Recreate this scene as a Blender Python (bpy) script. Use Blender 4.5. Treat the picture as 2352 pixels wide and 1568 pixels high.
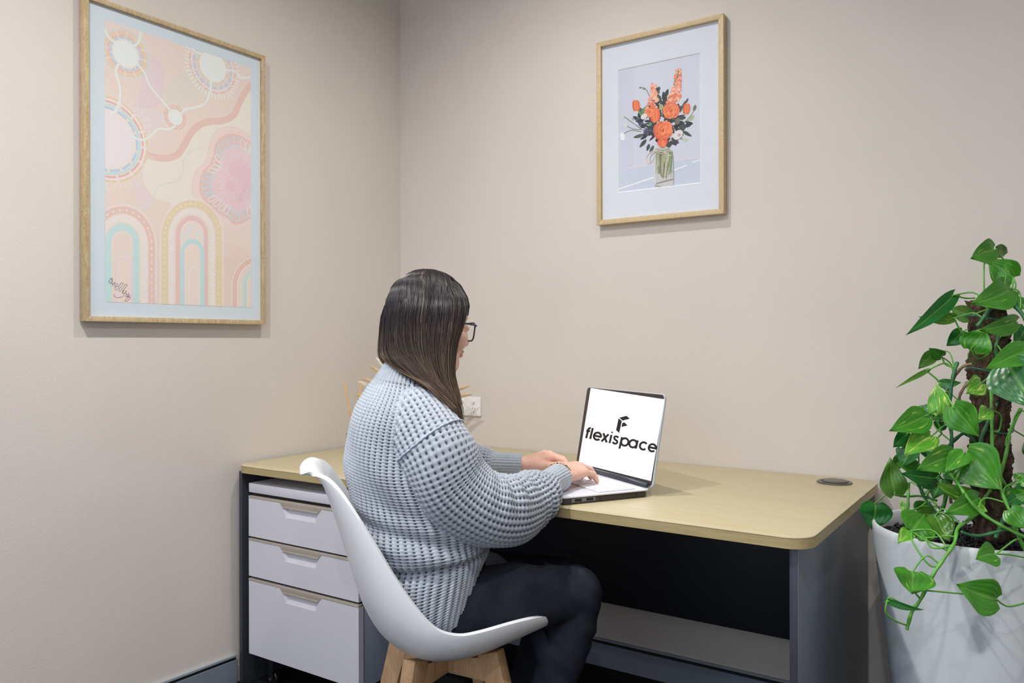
import bpy, bmesh, math, random
import numpy as np
from mathutils import Vector, Matrix

for _o in list(bpy.data.objects):
    bpy.data.objects.remove(_o, do_unlink=True)
SC = bpy.context.scene
COL = SC.collection

# ------------------------------------------------------------------ camera
F_PX = 1836.99
CAM = np.array([2.2324, -2.4982, 1.1318])
_yaw, _pit, _rol = 2.1619, 0.0003, -0.0023
FW = np.array([math.cos(_yaw)*math.cos(_pit), math.sin(_yaw)*math.cos(_pit), math.sin(_pit)])
_r = np.cross(FW, [0, 0, 1.0]); _r /= np.linalg.norm(_r)
_u = np.cross(_r, FW)
RT = _r*math.cos(_rol) + _u*math.sin(_rol)
UP = -_r*math.sin(_rol) + _u*math.cos(_rol)
cam_data = bpy.data.cameras.new('camera')
cam_data.sensor_width = 36.0
cam_data.lens = F_PX/2352*36.0
cam_data.clip_start = 0.05
cam = bpy.data.objects.new('camera', cam_data)
COL.objects.link(cam)
cam.matrix_world = Matrix(((RT[0], UP[0], -FW[0], CAM[0]), (RT[1], UP[1], -FW[1], CAM[1]),
                           (RT[2], UP[2], -FW[2], CAM[2]), (0, 0, 0, 1)))
SC.camera = cam

# ------------------------------------------------------------------ view, world, lights
SC.view_settings.view_transform = 'Standard'
SC.view_settings.look = 'None'
SC.view_settings.gamma = 1.0
SC.view_settings.use_curve_mapping = False
SC.view_settings.exposure = 0.25
world = bpy.data.worlds.new('world'); SC.world = world
world.use_nodes = True
world.node_tree.nodes['Background'].inputs[0].default_value = (0.75, 0.85, 1.0, 1)
world.node_tree.nodes['Background'].inputs[1].default_value = 1.0

CEIL = 2.70
def area_light(name, loc, direction, sx, sy, power, color, shape='RECTANGLE', spread=180):
    d = bpy.data.lights.new(name, 'AREA'); d.shape = shape; d.size = sx
    if shape in ('RECTANGLE', 'ELLIPSE'): d.size_y = sy
    d.energy = power; d.color = color; d.spread = math.radians(spread)
    o = bpy.data.objects.new(name, d); COL.objects.link(o)
    o.location = loc
    o.rotation_euler = Vector(direction).to_track_quat('-Z', 'Y').to_euler()
    return o
# assumed, unseen recessed downlights: two inferred from shadows, the others added as fill (their trim rings are built with the ceiling)
ASSUMED_DOWNLIGHTS = [(1.02, -0.84), (0.98, -2.10), (2.35, -1.75), (2.35, -3.3), (0.98, -3.4)]
DL_POWER = [9.5, 23.5, 11.0, 12.0, 11.0]
DL_COLOR = [(1.0, .985, .955), (1.0, .985, .96), (1.0, .98, .95), (.97, .98, 1.0), (.76, .82, 1.0)]
for (lx, ly), pw, cl in zip(ASSUMED_DOWNLIGHTS, DL_POWER, DL_COLOR):
    area_light('assumed_downlight_lamp', (lx, ly, CEIL-0.012), (0, 0, -1), 0.07, 0.07, pw, cl, 'DISK', 160)
# added fill lamp for assumed daylight behind the camera; its window is unseen too
area_light('assumed_daylight_fill', (1.6, -4.62, 1.55), (0, 1, 0.0), 3.4, 2.1, 13.0, (0.78, 0.84, 1.0))

# ------------------------------------------------------------------ helpers
rnd = random.Random(7)
def dep(px, py, t):
    """world point at view depth t (metres) seen at photo pixel px,py"""
    return CAM + t*(FW + RT*(px-1176)/F_PX + UP*(784-py)/F_PX)
def ray_plane(px, py, p0, n):
    d = FW + RT*(px-1176)/F_PX + UP*(784-py)/F_PX
    n = np.asarray(n, float); p0 = np.asarray(p0, float)
    return CAM + d*(((p0-CAM) @ n)/(d @ n))

def lin(c):
    return tuple(((x/255)/12.92 if x/255 <= 0.04045 else ((x/255+0.055)/1.055)**2.4) for x in c)

class MB:
    """collects geometry for ONE mesh object"""
    def __init__(s): s.v = []; s.f = []; s.c = []
    def add(s, v, f, col=None):
        n = len(s.v); s.v += [tuple(map(float, p)) for p in v]
        s.f += [tuple(i+n for i in q) for q in f]
        if col is not None: s.c += [col]*len(f)
        return s
    def box(s, x0, x1, y0, y1, z0, z1):
        v = [(x0,y0,z0),(x1,y0,z0),(x1,y1,z0),(x0,y1,z0),(x0,y0,z1),(x1,y0,z1),(x1,y1,z1),(x0,y1,z1)]
        return s.add(v, [(3,2,1,0),(4,5,6,7),(0,1,5,4),(1,2,6,5),(2,3,7,6),(3,0,4,7)])
    def prism(s, poly, z0, z1):
        n = len(poly)
        v = [(p[0],p[1],z0) for p in poly]+[(p[0],p[1],z1) for p in poly]
        f = [tuple(range(n-1,-1,-1)), tuple(range(n,2*n))]+[(i,(i+1)%n,n+(i+1)%n,n+i) for i in range(n)]
        return s.add(v, f)
    def loft(s, rings, cap0=True, cap1=True, closed=True):
        m = len(rings[0]); v = [p for r in rings for p in r]; f = []
        for i in range(len(rings)-1):
            for j in range(m if closed else m-1):
                k = (j+1) % m
                f.append((i*m+j, i*m+k, (i+1)*m+k, (i+1)*m+j))
        if closed and cap0: f.append(tuple(range(m-1,-1,-1)))
        if closed and cap1: f.append(tuple(range((len(rings)-1)*m, len(rings)*m)))
        return s.add(v, f)
    def tube(s, path, rad, n=8, caps=True):
        P = np.array(path, float); k = len(P)
        rad = [rad]*k if np.isscalar(rad) else rad
        T = np.gradient(P, axis=0); T /= np.linalg.norm(T, axis=1)[:,None]+1e-12
        a = np.array([0,0,1.0]) if abs(T[0][2]) < .9 else np.array([1.0,0,0])
        N = np.cross(T[0], a); N /= np.linalg.norm(N); rings = []
        for i in range(k):
            N = N - T[i]*(N@T[i]); N /= np.linalg.norm(N)+1e-12; B = np.cross(T[i], N)
            rings.append([P[i]+rad[i]*(math.cos(2*math.pi*j/n)*N+math.sin(2*math.pi*j/n)*B) for j in range(n)])
        return s.loft(rings, caps, caps)
    def lathe(s, prof, c=(0,0,0), n=48, axis='z'):
        rings = []
        for r, h in prof:
            ring = []
            for j in range(n):
                a = 2*math.pi*j/n; p = (r*math.cos(a), r*math.sin(a), h)
                if axis == 'y': p = (p[0], h, p[1])
                ring.append((c[0]+p[0], c[1]+p[1], c[2]+p[2]))
            rings.append(ring)
        return s.loft(rings)
    def sphere(s, c, r, nu=12, nv=8):
        r = (r,r,r) if np.isscalar(r) else r
        rings = []
        for i in range(nv+1):
            a = math.pi*i/nv; q = max(math.sin(a), 1e-3)
            rings.append([(c[0]+r[0]*q*math.cos(2*math.pi*j/nu), c[1]+r[1]*q*math.sin(2*math.pi*j/nu), c[2]-r[2]*math.cos(a)) for j in range(nu)])
        return s.loft(rings)
    def mesh(s, name='mesh', smooth=False):
        me = bpy.data.meshes.new(name)
        me.from_pydata(s.v, [], s.f); me.update()
        if s.c:
            at = me.color_attributes.new('col', 'FLOAT_COLOR', 'CORNER')
            a = np.ones((len(me.loops), 4), np.float32)
            a[:, :3] = np.repeat(np.array(s.c, np.float32), [len(q) for q in s.f], axis=0)
            at.data.foreach_set('color', a.ravel())
        if smooth: me.shade_smooth()
        return me

def fix_normals(me):
    bm = bmesh.new(); bm.from_mesh(me)
    bmesh.ops.recalc_face_normals(bm, faces=bm.faces); bm.to_mesh(me); bm.free()

def make(name, mb, mat, parent=None, smooth=False, bevel=0, seg=2, auto=None, loc=None, rot=None):
    """one mesh object; with a parent the mesh is given in world coordinates of an unrotated parent at parent.location"""
    me = mb.mesh(name, smooth) if isinstance(mb, MB) else mb
    fix_normals(me)
    if bevel:
        bm = bmesh.new(); bm.from_mesh(me)
        ed = [e for e in bm.edges if len(e.link_faces) == 2 and e.calc_face_angle(0) > 0.6]
        bmesh.ops.bevel(bm, geom=ed, offset=bevel, segments=seg, profile=0.5, affect='EDGES', clamp_overlap=True)
        bm.to_mesh(me); bm.free()
        me.shade_smooth(); me.set_sharp_from_angle(angle=math.radians(38))
    elif auto is not None:
        me.shade_smooth(); me.set_sharp_from_angle(angle=math.radians(auto))
    o = bpy.data.objects.new(name, me); COL.objects.link(o)
    if mat is not None:
        for m in (mat if isinstance(mat, (list, tuple)) else [mat]): me.materials.append(m)
    if parent is not None:
        o.parent = parent
        o.matrix_parent_inverse = PINV.get(parent.name, Matrix.Identity(4))
        PINV[o.name] = Matrix.Identity(4)
    if loc is not None: o.location = loc
    if rot is not None: o.rotation_euler = rot
    return o
PINV = {}
def thing(name, label, cat, loc=(0,0,0), rz=0.0, group=None):
    o = bpy.data.objects.new(name, None); COL.objects.link(o)
    o.empty_display_size = 0.1
    o.location = loc; o.rotation_euler = (0,0,rz)
    o['label'] = label; o['category'] = cat
    if group: o['group'] = group
    # children are modelled in world coordinates (unrotated things) or in local ones (rotated things)
    PINV[o.name] = Matrix.Translation(-Vector(loc)) if rz == 0.0 else Matrix.Identity(4)
    return o
def tag(o, label, cat, group=None):
    o['label'] = label; o['category'] = cat
    if group: o['group'] = group
    return o
def struct(o): o['kind'] = 'structure'; return o

def catmull(P, n, closed=False):
    P = np.array(P, float); k = len(P); out = []
    ts = np.linspace(0, k if closed else k-1, n, endpoint=not closed)
    for t in ts:
        i = int(min(math.floor(t), (k-1) if closed else k-2)); x = t-i
        g = (lambda j: P[j % k]) if closed else (lambda j: P[min(max(j,0),k-1)])
        p0,p1,p2,p3 = g(i-1),g(i),g(i+1),g(i+2)
        out.append(0.5*((2*p1)+(-p0+p2)*x+(2*p0-5*p1+4*p2-p3)*x*x+(-p0+3*p1-3*p2+p3)*x**3))
    return np.array(out)

def rrect(x0, x1, y0, y1, r, n=6):
    out = []
    for cx, cy, a0 in ((x1-r,y1-r,0),(x0+r,y1-r,90),(x0+r,y0+r,180),(x1-r,y0+r,270)):
        for i in range(n+1):
            a = math.radians(a0+90*i/n); out.append((cx+r*math.cos(a), cy+r*math.sin(a)))
    return out

# ------------------------------------------------------------------ materials
class NT:
    def __init__(s, name):
        s.m = bpy.data.materials.new(name); s.m.use_nodes = True
        s.t = s.m.node_tree; s.b = s.t.nodes['Principled BSDF']; s.out = s.t.nodes['Material Output']
    def n(s, kind, **kw):
        x = s.t.nodes.new(kind)
        for k, v in kw.items():
            if k.startswith('i_'):
                key = k[2:].replace('_', ' ')
                x.inputs[int(key) if key.isdigit() else key].default_value = v
            else: setattr(x, k, v)
        return x
    def l(s, a, b): s.t.links.new(a, b)
    def mix(s, fac, a, b, mode='MIX'):
        x = s.t.nodes.new('ShaderNodeMix'); x.data_type = 'RGBA'; x.blend_type = mode
        for val, i in ((fac, 0), (a, 6), (b, 7)):
            if hasattr(val, 'links'): s.l(val, x.inputs[i])
            else: x.inputs[i].default_value = (tuple(val)+(1,)) if isinstance(val, tuple) and len(val) == 3 else val
        return x.outputs[2]
    def ramp(s, fac, stops):
        x = s.t.nodes.new('ShaderNodeValToRGB'); s.l(fac, x.inputs[0]); e = x.color_ramp.elements
        while len(e) < len(stops): e.new(0.5)
        for el, (p, c) in zip(e, stops): el.position = p; el.color = tuple(c)+(1,)
        return x.outputs[0]
    def coords(s, scale=(1,1,1), kind='Object', rot=(0,0,0)):
        tc = s.n('ShaderNodeTexCoord'); mp = s.n('ShaderNodeMapping')
        mp.inputs['Scale'].default_value = scale; mp.inputs['Rotation'].default_value = rot
        s.l(tc.outputs[kind], mp.inputs[0]); return mp.outputs[0]
    def noise(s, vec, scale=5, detail=3, rough=.5):
        x = s.n('ShaderNodeTexNoise'); x.inputs['Scale'].default_value = scale
        x.inputs['Detail'].default_value = detail; x.inputs['Roughness'].default_value = rough
        s.l(vec, x.inputs['Vector']); return x.outputs['Fac']
    def bump(s, h, strength=.2, dist=.002):
        x = s.n('ShaderNodeBump'); x.inputs['Strength'].default_value = strength; x.inputs['Distance'].default_value = dist
        s.l(h, x.inputs['Height']); s.l(x.outputs[0], s.b.inputs['Normal']); return x
    def base(s, c, rough=.5, metal=0., spec=.5):
        if hasattr(c, 'links'): s.l(c, s.b.inputs['Base Color'])
        else: s.b.inputs['Base Color'].default_value = tuple(c)+(1,)
        s.b.inputs['Roughness'].default_value = rough; s.b.inputs['Metallic'].default_value = metal
        s.b.inputs['Specular IOR Level'].default_value = spec
        return s.m

def plain(name, rgb, rough=.5, metal=0., spec=.5, noise=0.04, nscale=30, bump=0, bscale=200, bdist=.001):
    """slightly mottled paint / plastic / metal"""
    t = NT(name); c = lin(rgb); v = t.coords()
    if noise:
        f = t.noise(v, nscale, 3)
        hi = tuple(min(1, x*(1+noise)) for x in c); lo = tuple(x*(1-noise) for x in c)
        t.base(t.ramp(f, [(.3, lo), (.7, hi)]), rough, metal, spec)
    else: t.base(c, rough, metal, spec)
    if bump: t.bump(t.noise(v, bscale, 2), bump, bdist)
    return t.m

def wood(name, light, dark, scale=(1.2, 14, 14), nscale=6, rough=.45, rings=.35, spec=.4, contrast=(.35,.65)):
    t = NT(name); v = t.coords(scale)
    f1 = t.noise(v, nscale, 6, .6); v2 = t.coords(tuple(x*4.5 for x in scale)); f2 = t.noise(v2, nscale, 3, .5)
    c1 = t.ramp(f1, [(contrast[0], lin(dark)), (contrast[1], lin(light))])
    c2 = t.ramp(f2, [(.35, lin(dark)), (.6, lin(light))])
    t.base(t.mix(rings, c1, c2), rough, 0, spec)
    t.bump(f2, .06, .0006)
    return t.m

def col_attr(name, rough=.6, spec=.3):
    t = NT(name); a = t.n('ShaderNodeVertexColor'); a.layer_name = 'col'
    f = t.noise(t.coords(), 90, 2)
    t.base(t.mix(t.n('ShaderNodeMath', operation='MULTIPLY', i_1=0.0).outputs[0], a.outputs[0], a.outputs[0]), rough, 0, spec)
    return t.m

def paint(name, rgb, rough=.85, bump=.35):
    t = NT(name); c = lin(rgb); v = t.coords()
    f = t.noise(v, 2.5, 3)
    t.base(t.ramp(f, [(.3, tuple(x*.975 for x in c)), (.7, tuple(x*1.02 for x in c))]), rough, 0, .25)
    t.bump(t.noise(v, 170, 3, .55), bump, .0016)
    return t.m

M = {}
M['wall'] = paint('wall_paint', (211, 203, 195))
M['ceil'] = paint('ceiling_paint', (240, 240, 238), bump=.1)
M['alu'] = plain('skirting_grey', (138, 148, 160), .42, .25)
M['alu_lip'] = plain('skirting_lip', (170, 178, 186), .4, .3)
M['black'] = plain('black_gap', (14, 15, 18), .6)
M['white_plastic'] = plain('white_plastic', (232, 232, 232), .32, noise=.015)

# ------------------------------------------------------------------ room
LWA = -0.0222      # the left wall is not quite square to the back wall
X1, Y0 = 3.9, -4.6
carpet = NT('carpet'); _v = carpet.coords(); _f = carpet.noise(_v, 420, 3, .7); _g = carpet.noise(_v, 9, 3)
carpet.base(carpet.mix(_g, carpet.ramp(_f, [(.3, lin((12,14,14))), (.75, lin((52,56,58)))]), carpet.ramp(_f, [(.3, lin((9,11,12))), (.8, lin((40,44,46)))])), .95, 0, .1)
carpet.bump(_f, .8, .004)
struct(make('floor', MB().box(-.3, X1+.1, Y0-.1, .1, -.06, 0), carpet.m))
struct(make('ceiling', MB().box(-.3, X1+.1, Y0-.1, .1, CEIL, CEIL+.08), M['ceil']))
struct(make('wall_back', MB().box(-.3, X1+.1, 0, .1, 0, CEIL), M['wall']))
struct(make('wall_left', MB().box(-.1, 0, Y0-.1, 0, 0, CEIL), M['wall'], rot=(0,0,LWA)))
struct(make('wall_right', MB().box(X1, X1+.1, Y0-.1, 0, 0, CEIL), M['wall']))
# unseen front behind the camera: piers, sill and head round one big assumed window
wf = MB(); wf.box(-.3, .0, Y0-.1, Y0, 0, CEIL); wf.box(3.4, X1+.1, Y0-.1, Y0, 0, CEIL)
wf.box(0, 3.4, Y0-.1, Y0, 0, .45); wf.box(0, 3.4, Y0-.1, Y0, 2.6, CEIL)
struct(make('wall_front', wf, M['wall']))
w1 = MB()
for x in (0.0, 1.13, 2.26, 3.35): w1.box(x, x+.05, Y0-.07, Y0-.03, .45, 2.6)
w1.box(0, 3.4, Y0-.07, Y0-.03, .45, .5); w1.box(0, 3.4, Y0-.07, Y0-.03, 2.55, 2.6)
struct(make('assumed_window_1', w1, M['alu']))  # bars of the assumed window, added to go with the daylight lamp

def skirting(name, place, x0, x1):
    # local: runs along x, sticks out towards -y
    b = struct(make(name, MB().box(x0, x1, -.012, 0, 0, .079), M['alu'], **place))
    g = make('shadow_gap', MB().box(x0, x1, -.006, 0, .079, .0895), M['black'], parent=b)
    l = make('top_lip', MB().box(x0, x1, -.011, 0, .0895, .096), M['alu_lip'], parent=b)
skirting('baseboard_back', {}, .018, X1)
skirting('baseboard_left', dict(rot=(0,0,math.pi/2+LWA)), Y0, -.805)
# corner bead of the plaster (a fine line runs down the corner)
for i, (lx, ly) in enumerate(ASSUMED_DOWNLIGHTS):  # trim rings for the assumed downlights, none of them in view
    place = ['above the desk corner', 'above the middle of the left wall', 'above the right of the room', 'at the front right of the room', 'at the front left of the room'][i]
    d = thing('assumed_downlight', 'assumed round recessed white ceiling lamp '+place, 'light', (lx, ly, CEIL), group='assumed recessed ceiling downlights')
    make('trim_ring', MB().lathe([(.062,CEIL-.0005),(.082,CEIL-.0005),(.082,CEIL-.006),(.062,CEIL-.008)], (lx,ly,0), 32), M['white_plastic'], d, auto=40)

# ------------------------------------------------------------------ desk
M['desk_wood'] = wood('desk_oak_laminate', (200, 189, 156), (188, 174, 136), (1.0, 16, 16), 5, .42, .35, contrast=(.3,.7))
M['desk_edge'] = wood('desk_edge_band', (186, 168, 124), (164, 143, 100), (1.0, 10, 40), 5, .45, .5)
M['charcoal'] = plain('charcoal_laminate', (58, 61, 70), .38, .1, .5)
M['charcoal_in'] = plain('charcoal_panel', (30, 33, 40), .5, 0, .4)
M['graphite'] = plain('graphite_panel', (96, 104, 114), .33, .25, .6, bump=.08, bscale=600)
M['grommet'] = plain('grommet_plastic', (84, 78, 74), .35)
DZ = 0.73; DT = 0.0245
desk = thing('desk', 'long pale oak desk with rounded corners and charcoal end panels along the wall', 'desk', (.92, -.41, 0))
top = make('tabletop', MB().prism(rrect(.004, 1.831, -.822, -.003, .055, 10), DZ-.004, DZ), M['desk_wood'], desk, bevel=.0022)
make('edge_band', MB().prism(rrect(.004, 1.831, -.822, -.003, .055, 10), DZ-DT, DZ-.004), M['desk_edge'], top, auto=40)
make('end_panel', MB().box(1.783, 1.7995, -.795, -.03, 0, DZ-DT), M['charcoal'], desk, bevel=.001)
make('outer_face', MB().box(1.7995, 1.8015, -.795, -.03, 0, DZ-DT), M['graphite'], desk, bevel=.0006)
make('end_panel', MB().box(.0005, .016, -.80, -.03, 0, DZ-DT), M['charcoal'], desk, bevel=.001)
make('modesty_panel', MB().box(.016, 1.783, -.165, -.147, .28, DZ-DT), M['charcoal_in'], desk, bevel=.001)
for x in (.016, 1.763): make('bracket', MB().box(x, x+.02, -.70, -.2, DZ-DT-.02, DZ-DT), M['black'], desk)
gx, gy = 1.727, -.106
g = make('cable_grommet', MB().lathe([(.001,DZ),(.0475,DZ),(.0475,DZ+.0025),(.0455,DZ+.0042),(.001,DZ+.0042)], (gx,gy,0), 40), M['grommet'], desk, auto=35)
cap = MB(); ring = []
for j in range(40):
    a = 2*math.pi*j/40; rr = .0365
    if abs(math.degrees(a)-200) < 16: rr = .030
    ring.append((gx+rr*math.cos(a), gy+.002+rr*math.sin(a)))
make('grommet_cap', cap.prism(ring, DZ+.0042, DZ+.0068), M['grommet'], g, bevel=.0008)

# ------------------------------------------------------------------ drawer pedestal
M['ped'] = plain('pedestal_grey', (212, 211, 218), .48, .0, .4, noise=.01, bump=.12, bscale=700)
M['ped_side'] = plain('pedestal_side', (160, 170, 190), .45, .05, .4, bump=.1, bscale=700)
M['taupe'] = plain('taupe_handle', (184, 174, 160), .42, .1, noise=.05)
M['caster'] = plain('caster_black', (26, 27, 30), .4)
M['steel'] = plain('steel', (170, 172, 176), .28, .9)
px0, px1, pyf, pyb = .050, .548, -.800, -.24
ped = thing('drawer_pedestal', 'light grey three drawer mobile pedestal with beige finger pulls under the desk', 'drawers', (.30, -.52, 0))
make('carcass', MB().box(px0+.002, px1-.002, pyf+.022, pyb, .105, .640), M['ped_side'], ped, bevel=.0015)
make('top_cap', MB().box(px0, px1, pyf, pyb, .6405, .671), M['ped'], ped, bevel=.0022)
make('shadow_recess', MB().box(px0+.006, px1-.006, pyf+.012, pyf+.022, .11, .638), M['black'], ped)
def drawer(z0, z1):
    xc = .298; y = pyf; d = MB(); zt = z1-.007
    zs = z1-.021; zb = z1-.052
    out = [(px0,z0),(px1,z0),(px1,zt),(px0,zt)]
    hole = [(xc-.068,zb),(xc+.068,zb),(xc+.080,zs),(xc-.080,zs)]
    inn = [(xc-.056,zb+.016),(xc+.056,zb+.016),(xc+.072,zs),(xc-.072,zs)]
    v = [(a,y,b) for a,b in out]+[(a,y,b) for a,b in hole]+[(a,y+.009,b) for a,b in inn]+[(a,y+.02,b) for a,b in out]
    f = []
    for i in range(4):
        j = (i+1)%4
        f += [(i,j,4+j,4+i),(4+i,4+j,8+j,8+i),(i,12+i,12+j,j)]
    f += [(8,9,10,11),(12,13,14,15)]
    d.add(v, f)
    o = make('drawer_front', d, M['ped'], ped)
    h = MB(); h.box(px0, px1, y-.0012, y+.02, zt, z1)
    n = len(h.v)
    fl = [(xc-.096,zt),(xc-.094,zt-.001),(xc-.081,zs),(xc+.081,zs),(xc+.094,zt-.001),(xc+.096,zt)]
    k = len(fl)
    h.add([(a,y-.0016,b) for a,b in fl]+[(a,y+.0004,b) for a,b in fl],
          [tuple(range(k)), tuple(range(2*k-1,k-1,-1))]+[(i,(i+1)%k,k+(i+1)%k,k+i) for i in range(k)])
    # folded lip of the pull
    h.box(xc-.081, xc+.081, y-.003, y-.0012, zs-.001, zs+.004)
    make('finger_pull', h, M['taupe'], o, bevel=.0006)
drawer(.497, .6295); drawer(.367, .4905); drawer(.112, .3590)
for cx in (px0+.05, px1-.05):
    for cy in (pyf+.06, pyb-.06):
        c = make('caster', MB().lathe([(.001,-.008),(.019,-.008),(.022,-.005),(.022,.005),(.019,.008),(.001,.008)], (cx,cy,.0225), 20, 'y'), M['caster'], ped, auto=40)
        make('fork', MB().box(cx-.012, cx+.012, cy-.014, cy-.010, .018, .105).box(cx-.012, cx+.012, cy+.010, cy+.014, .018, .105).box(cx-.016, cx+.016, cy-.016, cy+.016, .09, .1055), M['caster'], c)
        make('axle', MB().lathe([(.001,-.017),(.005,-.017),(.005,.017),(.001,.017)], (cx,cy,.0225), 10, 'y'), M['steel'], c)

# ------------------------------------------------------------------ framed pictures
M['oak_frame'] = wood('oak_frame', (204, 182, 146), (162, 136, 98), (12, 12, 3), 9, .5, .5)
M['ash_frame'] = wood('ash_frame', (206, 184, 148), (186, 162, 122), (10, 8, 8), 9, .5, .5)
M['mat_board'] = plain('mat_board', (214, 223, 231), .8, noise=.01, bump=.03, bscale=900)
M['mount_board'] = plain('mount_board', (222, 226, 235), .8, noise=.01, bump=.03, bscale=900)
M['mat_core'] = plain('mat_core', (246, 246, 244), .8, noise=.01)
def print_mat(name):
    t = NT(name); a = t.n('ShaderNodeVertexColor'); a.layer_name = 'col'
    f = t.noise(t.coords(), 260, 2)
    t.base(t.mix(t.ramp(f, [(.3, (.06,.06,.06)), (.7, (0.0,0.0,0.0))]), a.outputs[0], (.9,.9,.9)), .7, 0, .25)
    return t.m
M['print'] = print_mat('printed_paper')
def pane_mat():
    t = NT('picture_glass'); nd = t.t.nodes
    tr = nd.new('ShaderNodeBsdfTransparent'); tr.inputs[0].default_value = (.985,.99,.99,1)
    gl = nd.new('ShaderNodeBsdfGlossy'); gl.inputs['Roughness'].default_value = .08
    mx = nd.new('ShaderNodeMixShader'); mx.inputs[0].default_value = .035; t.l(tr.outputs[0], mx.inputs[1]); t.l(gl.outputs[0], mx.inputs[2])
    t.l(mx.outputs[0], t.out.inputs[0]); return t.m
M['pane'] = pane_mat()

class Paint:
    """flat print: coloured shapes laid on a plane, clipped to the sheet; tomap(px,py)->(a,b) plane metres"""
    def __init__(s, tomap, rect, place):
        s.map = tomap; s.rect = rect; s.place = place; s.mb = MB(); s.k = 0; s.wash = 0.0
    def layer(s): s.k += 1
    def _clip(s, P):
        a0, a1, b0, b1 = s.rect
        for ax, lim, sg in ((0,a0,1),(0,a1,-1),(1,b0,1),(1,b1,-1)):
            out = []; n = len(P)
            for i in range(n):
                p, q = P[i], P[(i+1)%n]; dp, dq = sg*(p[ax]-lim), sg*(q[ax]-lim)
                if dp >= 0: out.append(p)
                if (dp >= 0) != (dq >= 0):
                    w = dp/(dp-dq); out.append((p[0]+(q[0]-p[0])*w, p[1]+(q[1]-p[1])*w))
            P = out
            if len(P) < 3: return None
        return P
    def plane_poly(s, P, col):
        P = s._clip([tuple(p) for p in P])
        col = tuple(c*(1-s.wash)+w*s.wash for c, w in zip(col, (238,228,224)))
        if P: s.mb.add([s.place(a, b, s.k*2.5e-6) for a, b in P], [tuple(range(len(P)))], lin(col))
    def poly(s, pts, col, smooth=0):
        if smooth: pts = catmull(pts, smooth, True)
        s.layer(); s.plane_poly([s.map(*p) for p in pts], col)
    def strip(s, A, B, col, new=True, gap=None):
        if new: s.layer()
        A = [s.map(*p) for p in A]; B = [s.map(*p) for p in B]
        for i in range(len(A)-1):
            if gap and (i % gap[0]) >= gap[1]: continue
            s.plane_poly([A[i], A[i+1], B[i+1], B[i]], col)
    def stroke(s, pts, w, col, n=24, gap=None, taper=False):
        P = np.array([s.map(*p) for p in (catmull(pts, n) if n else pts)])
        T = np.gradient(P, axis=0); T /= np.linalg.norm(T, axis=1)[:,None]+1e-12
        N = np.c_[-T[:,1], T[:,0]]; k = len(P)
        ww = np.full(k, w/2) if not taper else w/2*np.linspace(1, .15, k)
        A = P+N*ww[:,None]; B = P-N*ww[:,None]; s.layer()
        for i in range(k-1):
            if gap and (i % gap[0]) >= gap[1]: continue
            s.plane_poly([A[i], A[i+1], B[i+1], B[i]], col)
    def disc(s, px, py, r, col, n=20, new=True, ratio=1.0, rot=0):
        if new: s.layer()
        a, b = s.map(px, py); c_, s_ = math.cos(rot), math.sin(rot)
        pts = []
        for j in range(n):
            x, y = r*ratio*math.cos(2*math.pi*j/n), r*math.sin(2*math.pi*j/n)
            pts.append((a+x*c_-y*s_, b+x*s_+y*c_))
        s.plane_poly(pts, col)
    def ring(s, px, py, r0, r1, col, n=56, gap=None, new=True):
        if new: s.layer()
        a, b = s.map(px, py)
        f = lambda r, j: (a+r*math.cos(2*math.pi*j/n), b+r*math.sin(2*math.pi*j/n))
        for j in range(n):
            if gap and (j % gap[0]) >= gap[1]: continue
            s.plane_poly([f(r0,j), f(r0,j+1), f(r1,j+1), f(r1,j)], col)
    def dots_ring(s, px, py, r, n, rd, col):
        s.layer(); a, b = s.map(px, py)
        for j in range(n):
            t = 2*math.pi*j/n
            s.plane_poly([(a+r*math.cos(t)+rd*math.cos(q), b+r*math.sin(t)+rd*math.sin(q)) for q in np.arange(6)*math.pi/3], col)
    def dots(s, pts, n, rd, col):
        s.layer()
        P = np.array([s.map(*p) for p in catmull(pts, max(60, n*2))]); L = np.r_[0, np.cumsum(np.linalg.norm(np.diff(P,axis=0),axis=1))]
        for t in np.linspace(0, L[-1], n):
            a, b = np.interp(t, L, P[:,0]), np.interp(t, L, P[:,1])
            s.plane_poly([(a+rd*math.cos(q), b+rd*math.sin(q)) for q in np.arange(6)*math.pi/3], col)
    def loops(s, px, py, r0, r1, n, w, col, a0=0., a1=360., tomid=True):
        """ring of U shaped loops"""
        a, b = s.map(px, py)
        for j in range(n):
            t = math.radians(a0+(a1-a0)*(j+.5)/n); hw = math.pi/n*.8*(a1-a0)/360*r1*.5*2*.5
            e = np.array([math.cos(t), math.sin(t)]); m = np.array([-e[1], e[0]])
            c = np.array([a, b]); P = [c+e*r0-m*hw*.6, c+e*(r0+.7*(r1-r0))-m*hw, c+e*r1, c+e*(r0+.7*(r1-r0))+m*hw, c+e*r0+m*hw*.6]
            P = catmull(P, 12); T = np.gradient(P, axis=0); T /= np.linalg.norm(T,axis=1)[:,None]; N = np.c_[-T[:,1],T[:,0]]*w/2
            s.layer() if j == 0 else None
            for i in range(len(P)-1): s.plane_poly([P[i]+N[i], P[i+1]+N[i+1], P[i+1]-N[i+1], P[i]-N[i]], col)

def frame_rails(par, place, a0, a1, b0, b1, w, d0, d1, mat):
    """four mitred rails; place(a,b,depth)"""
    out = [(a0,b0),(a1,b0),(a1,b1),(a0,b1)]; inn = [(a0+w,b0+w),(a1-w,b0+w),(a1-w,b1-w),(a0+w,b1-w)]
    for i in range(4):
        j = (i+1)%4; q = [out[i], out[j], inn[j], inn[i]]
        v = [place(a,b,d0) for a,b in q]+[place(a,b,d1) for a,b in q]
        make('frame_rail', MB().add(v, [(0,1,2,3),(7,6,5,4)]+[(k,(k+1)%4,4+(k+1)%4,4+k) for k in range(4)]), mat, par, bevel=.0008)

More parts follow.
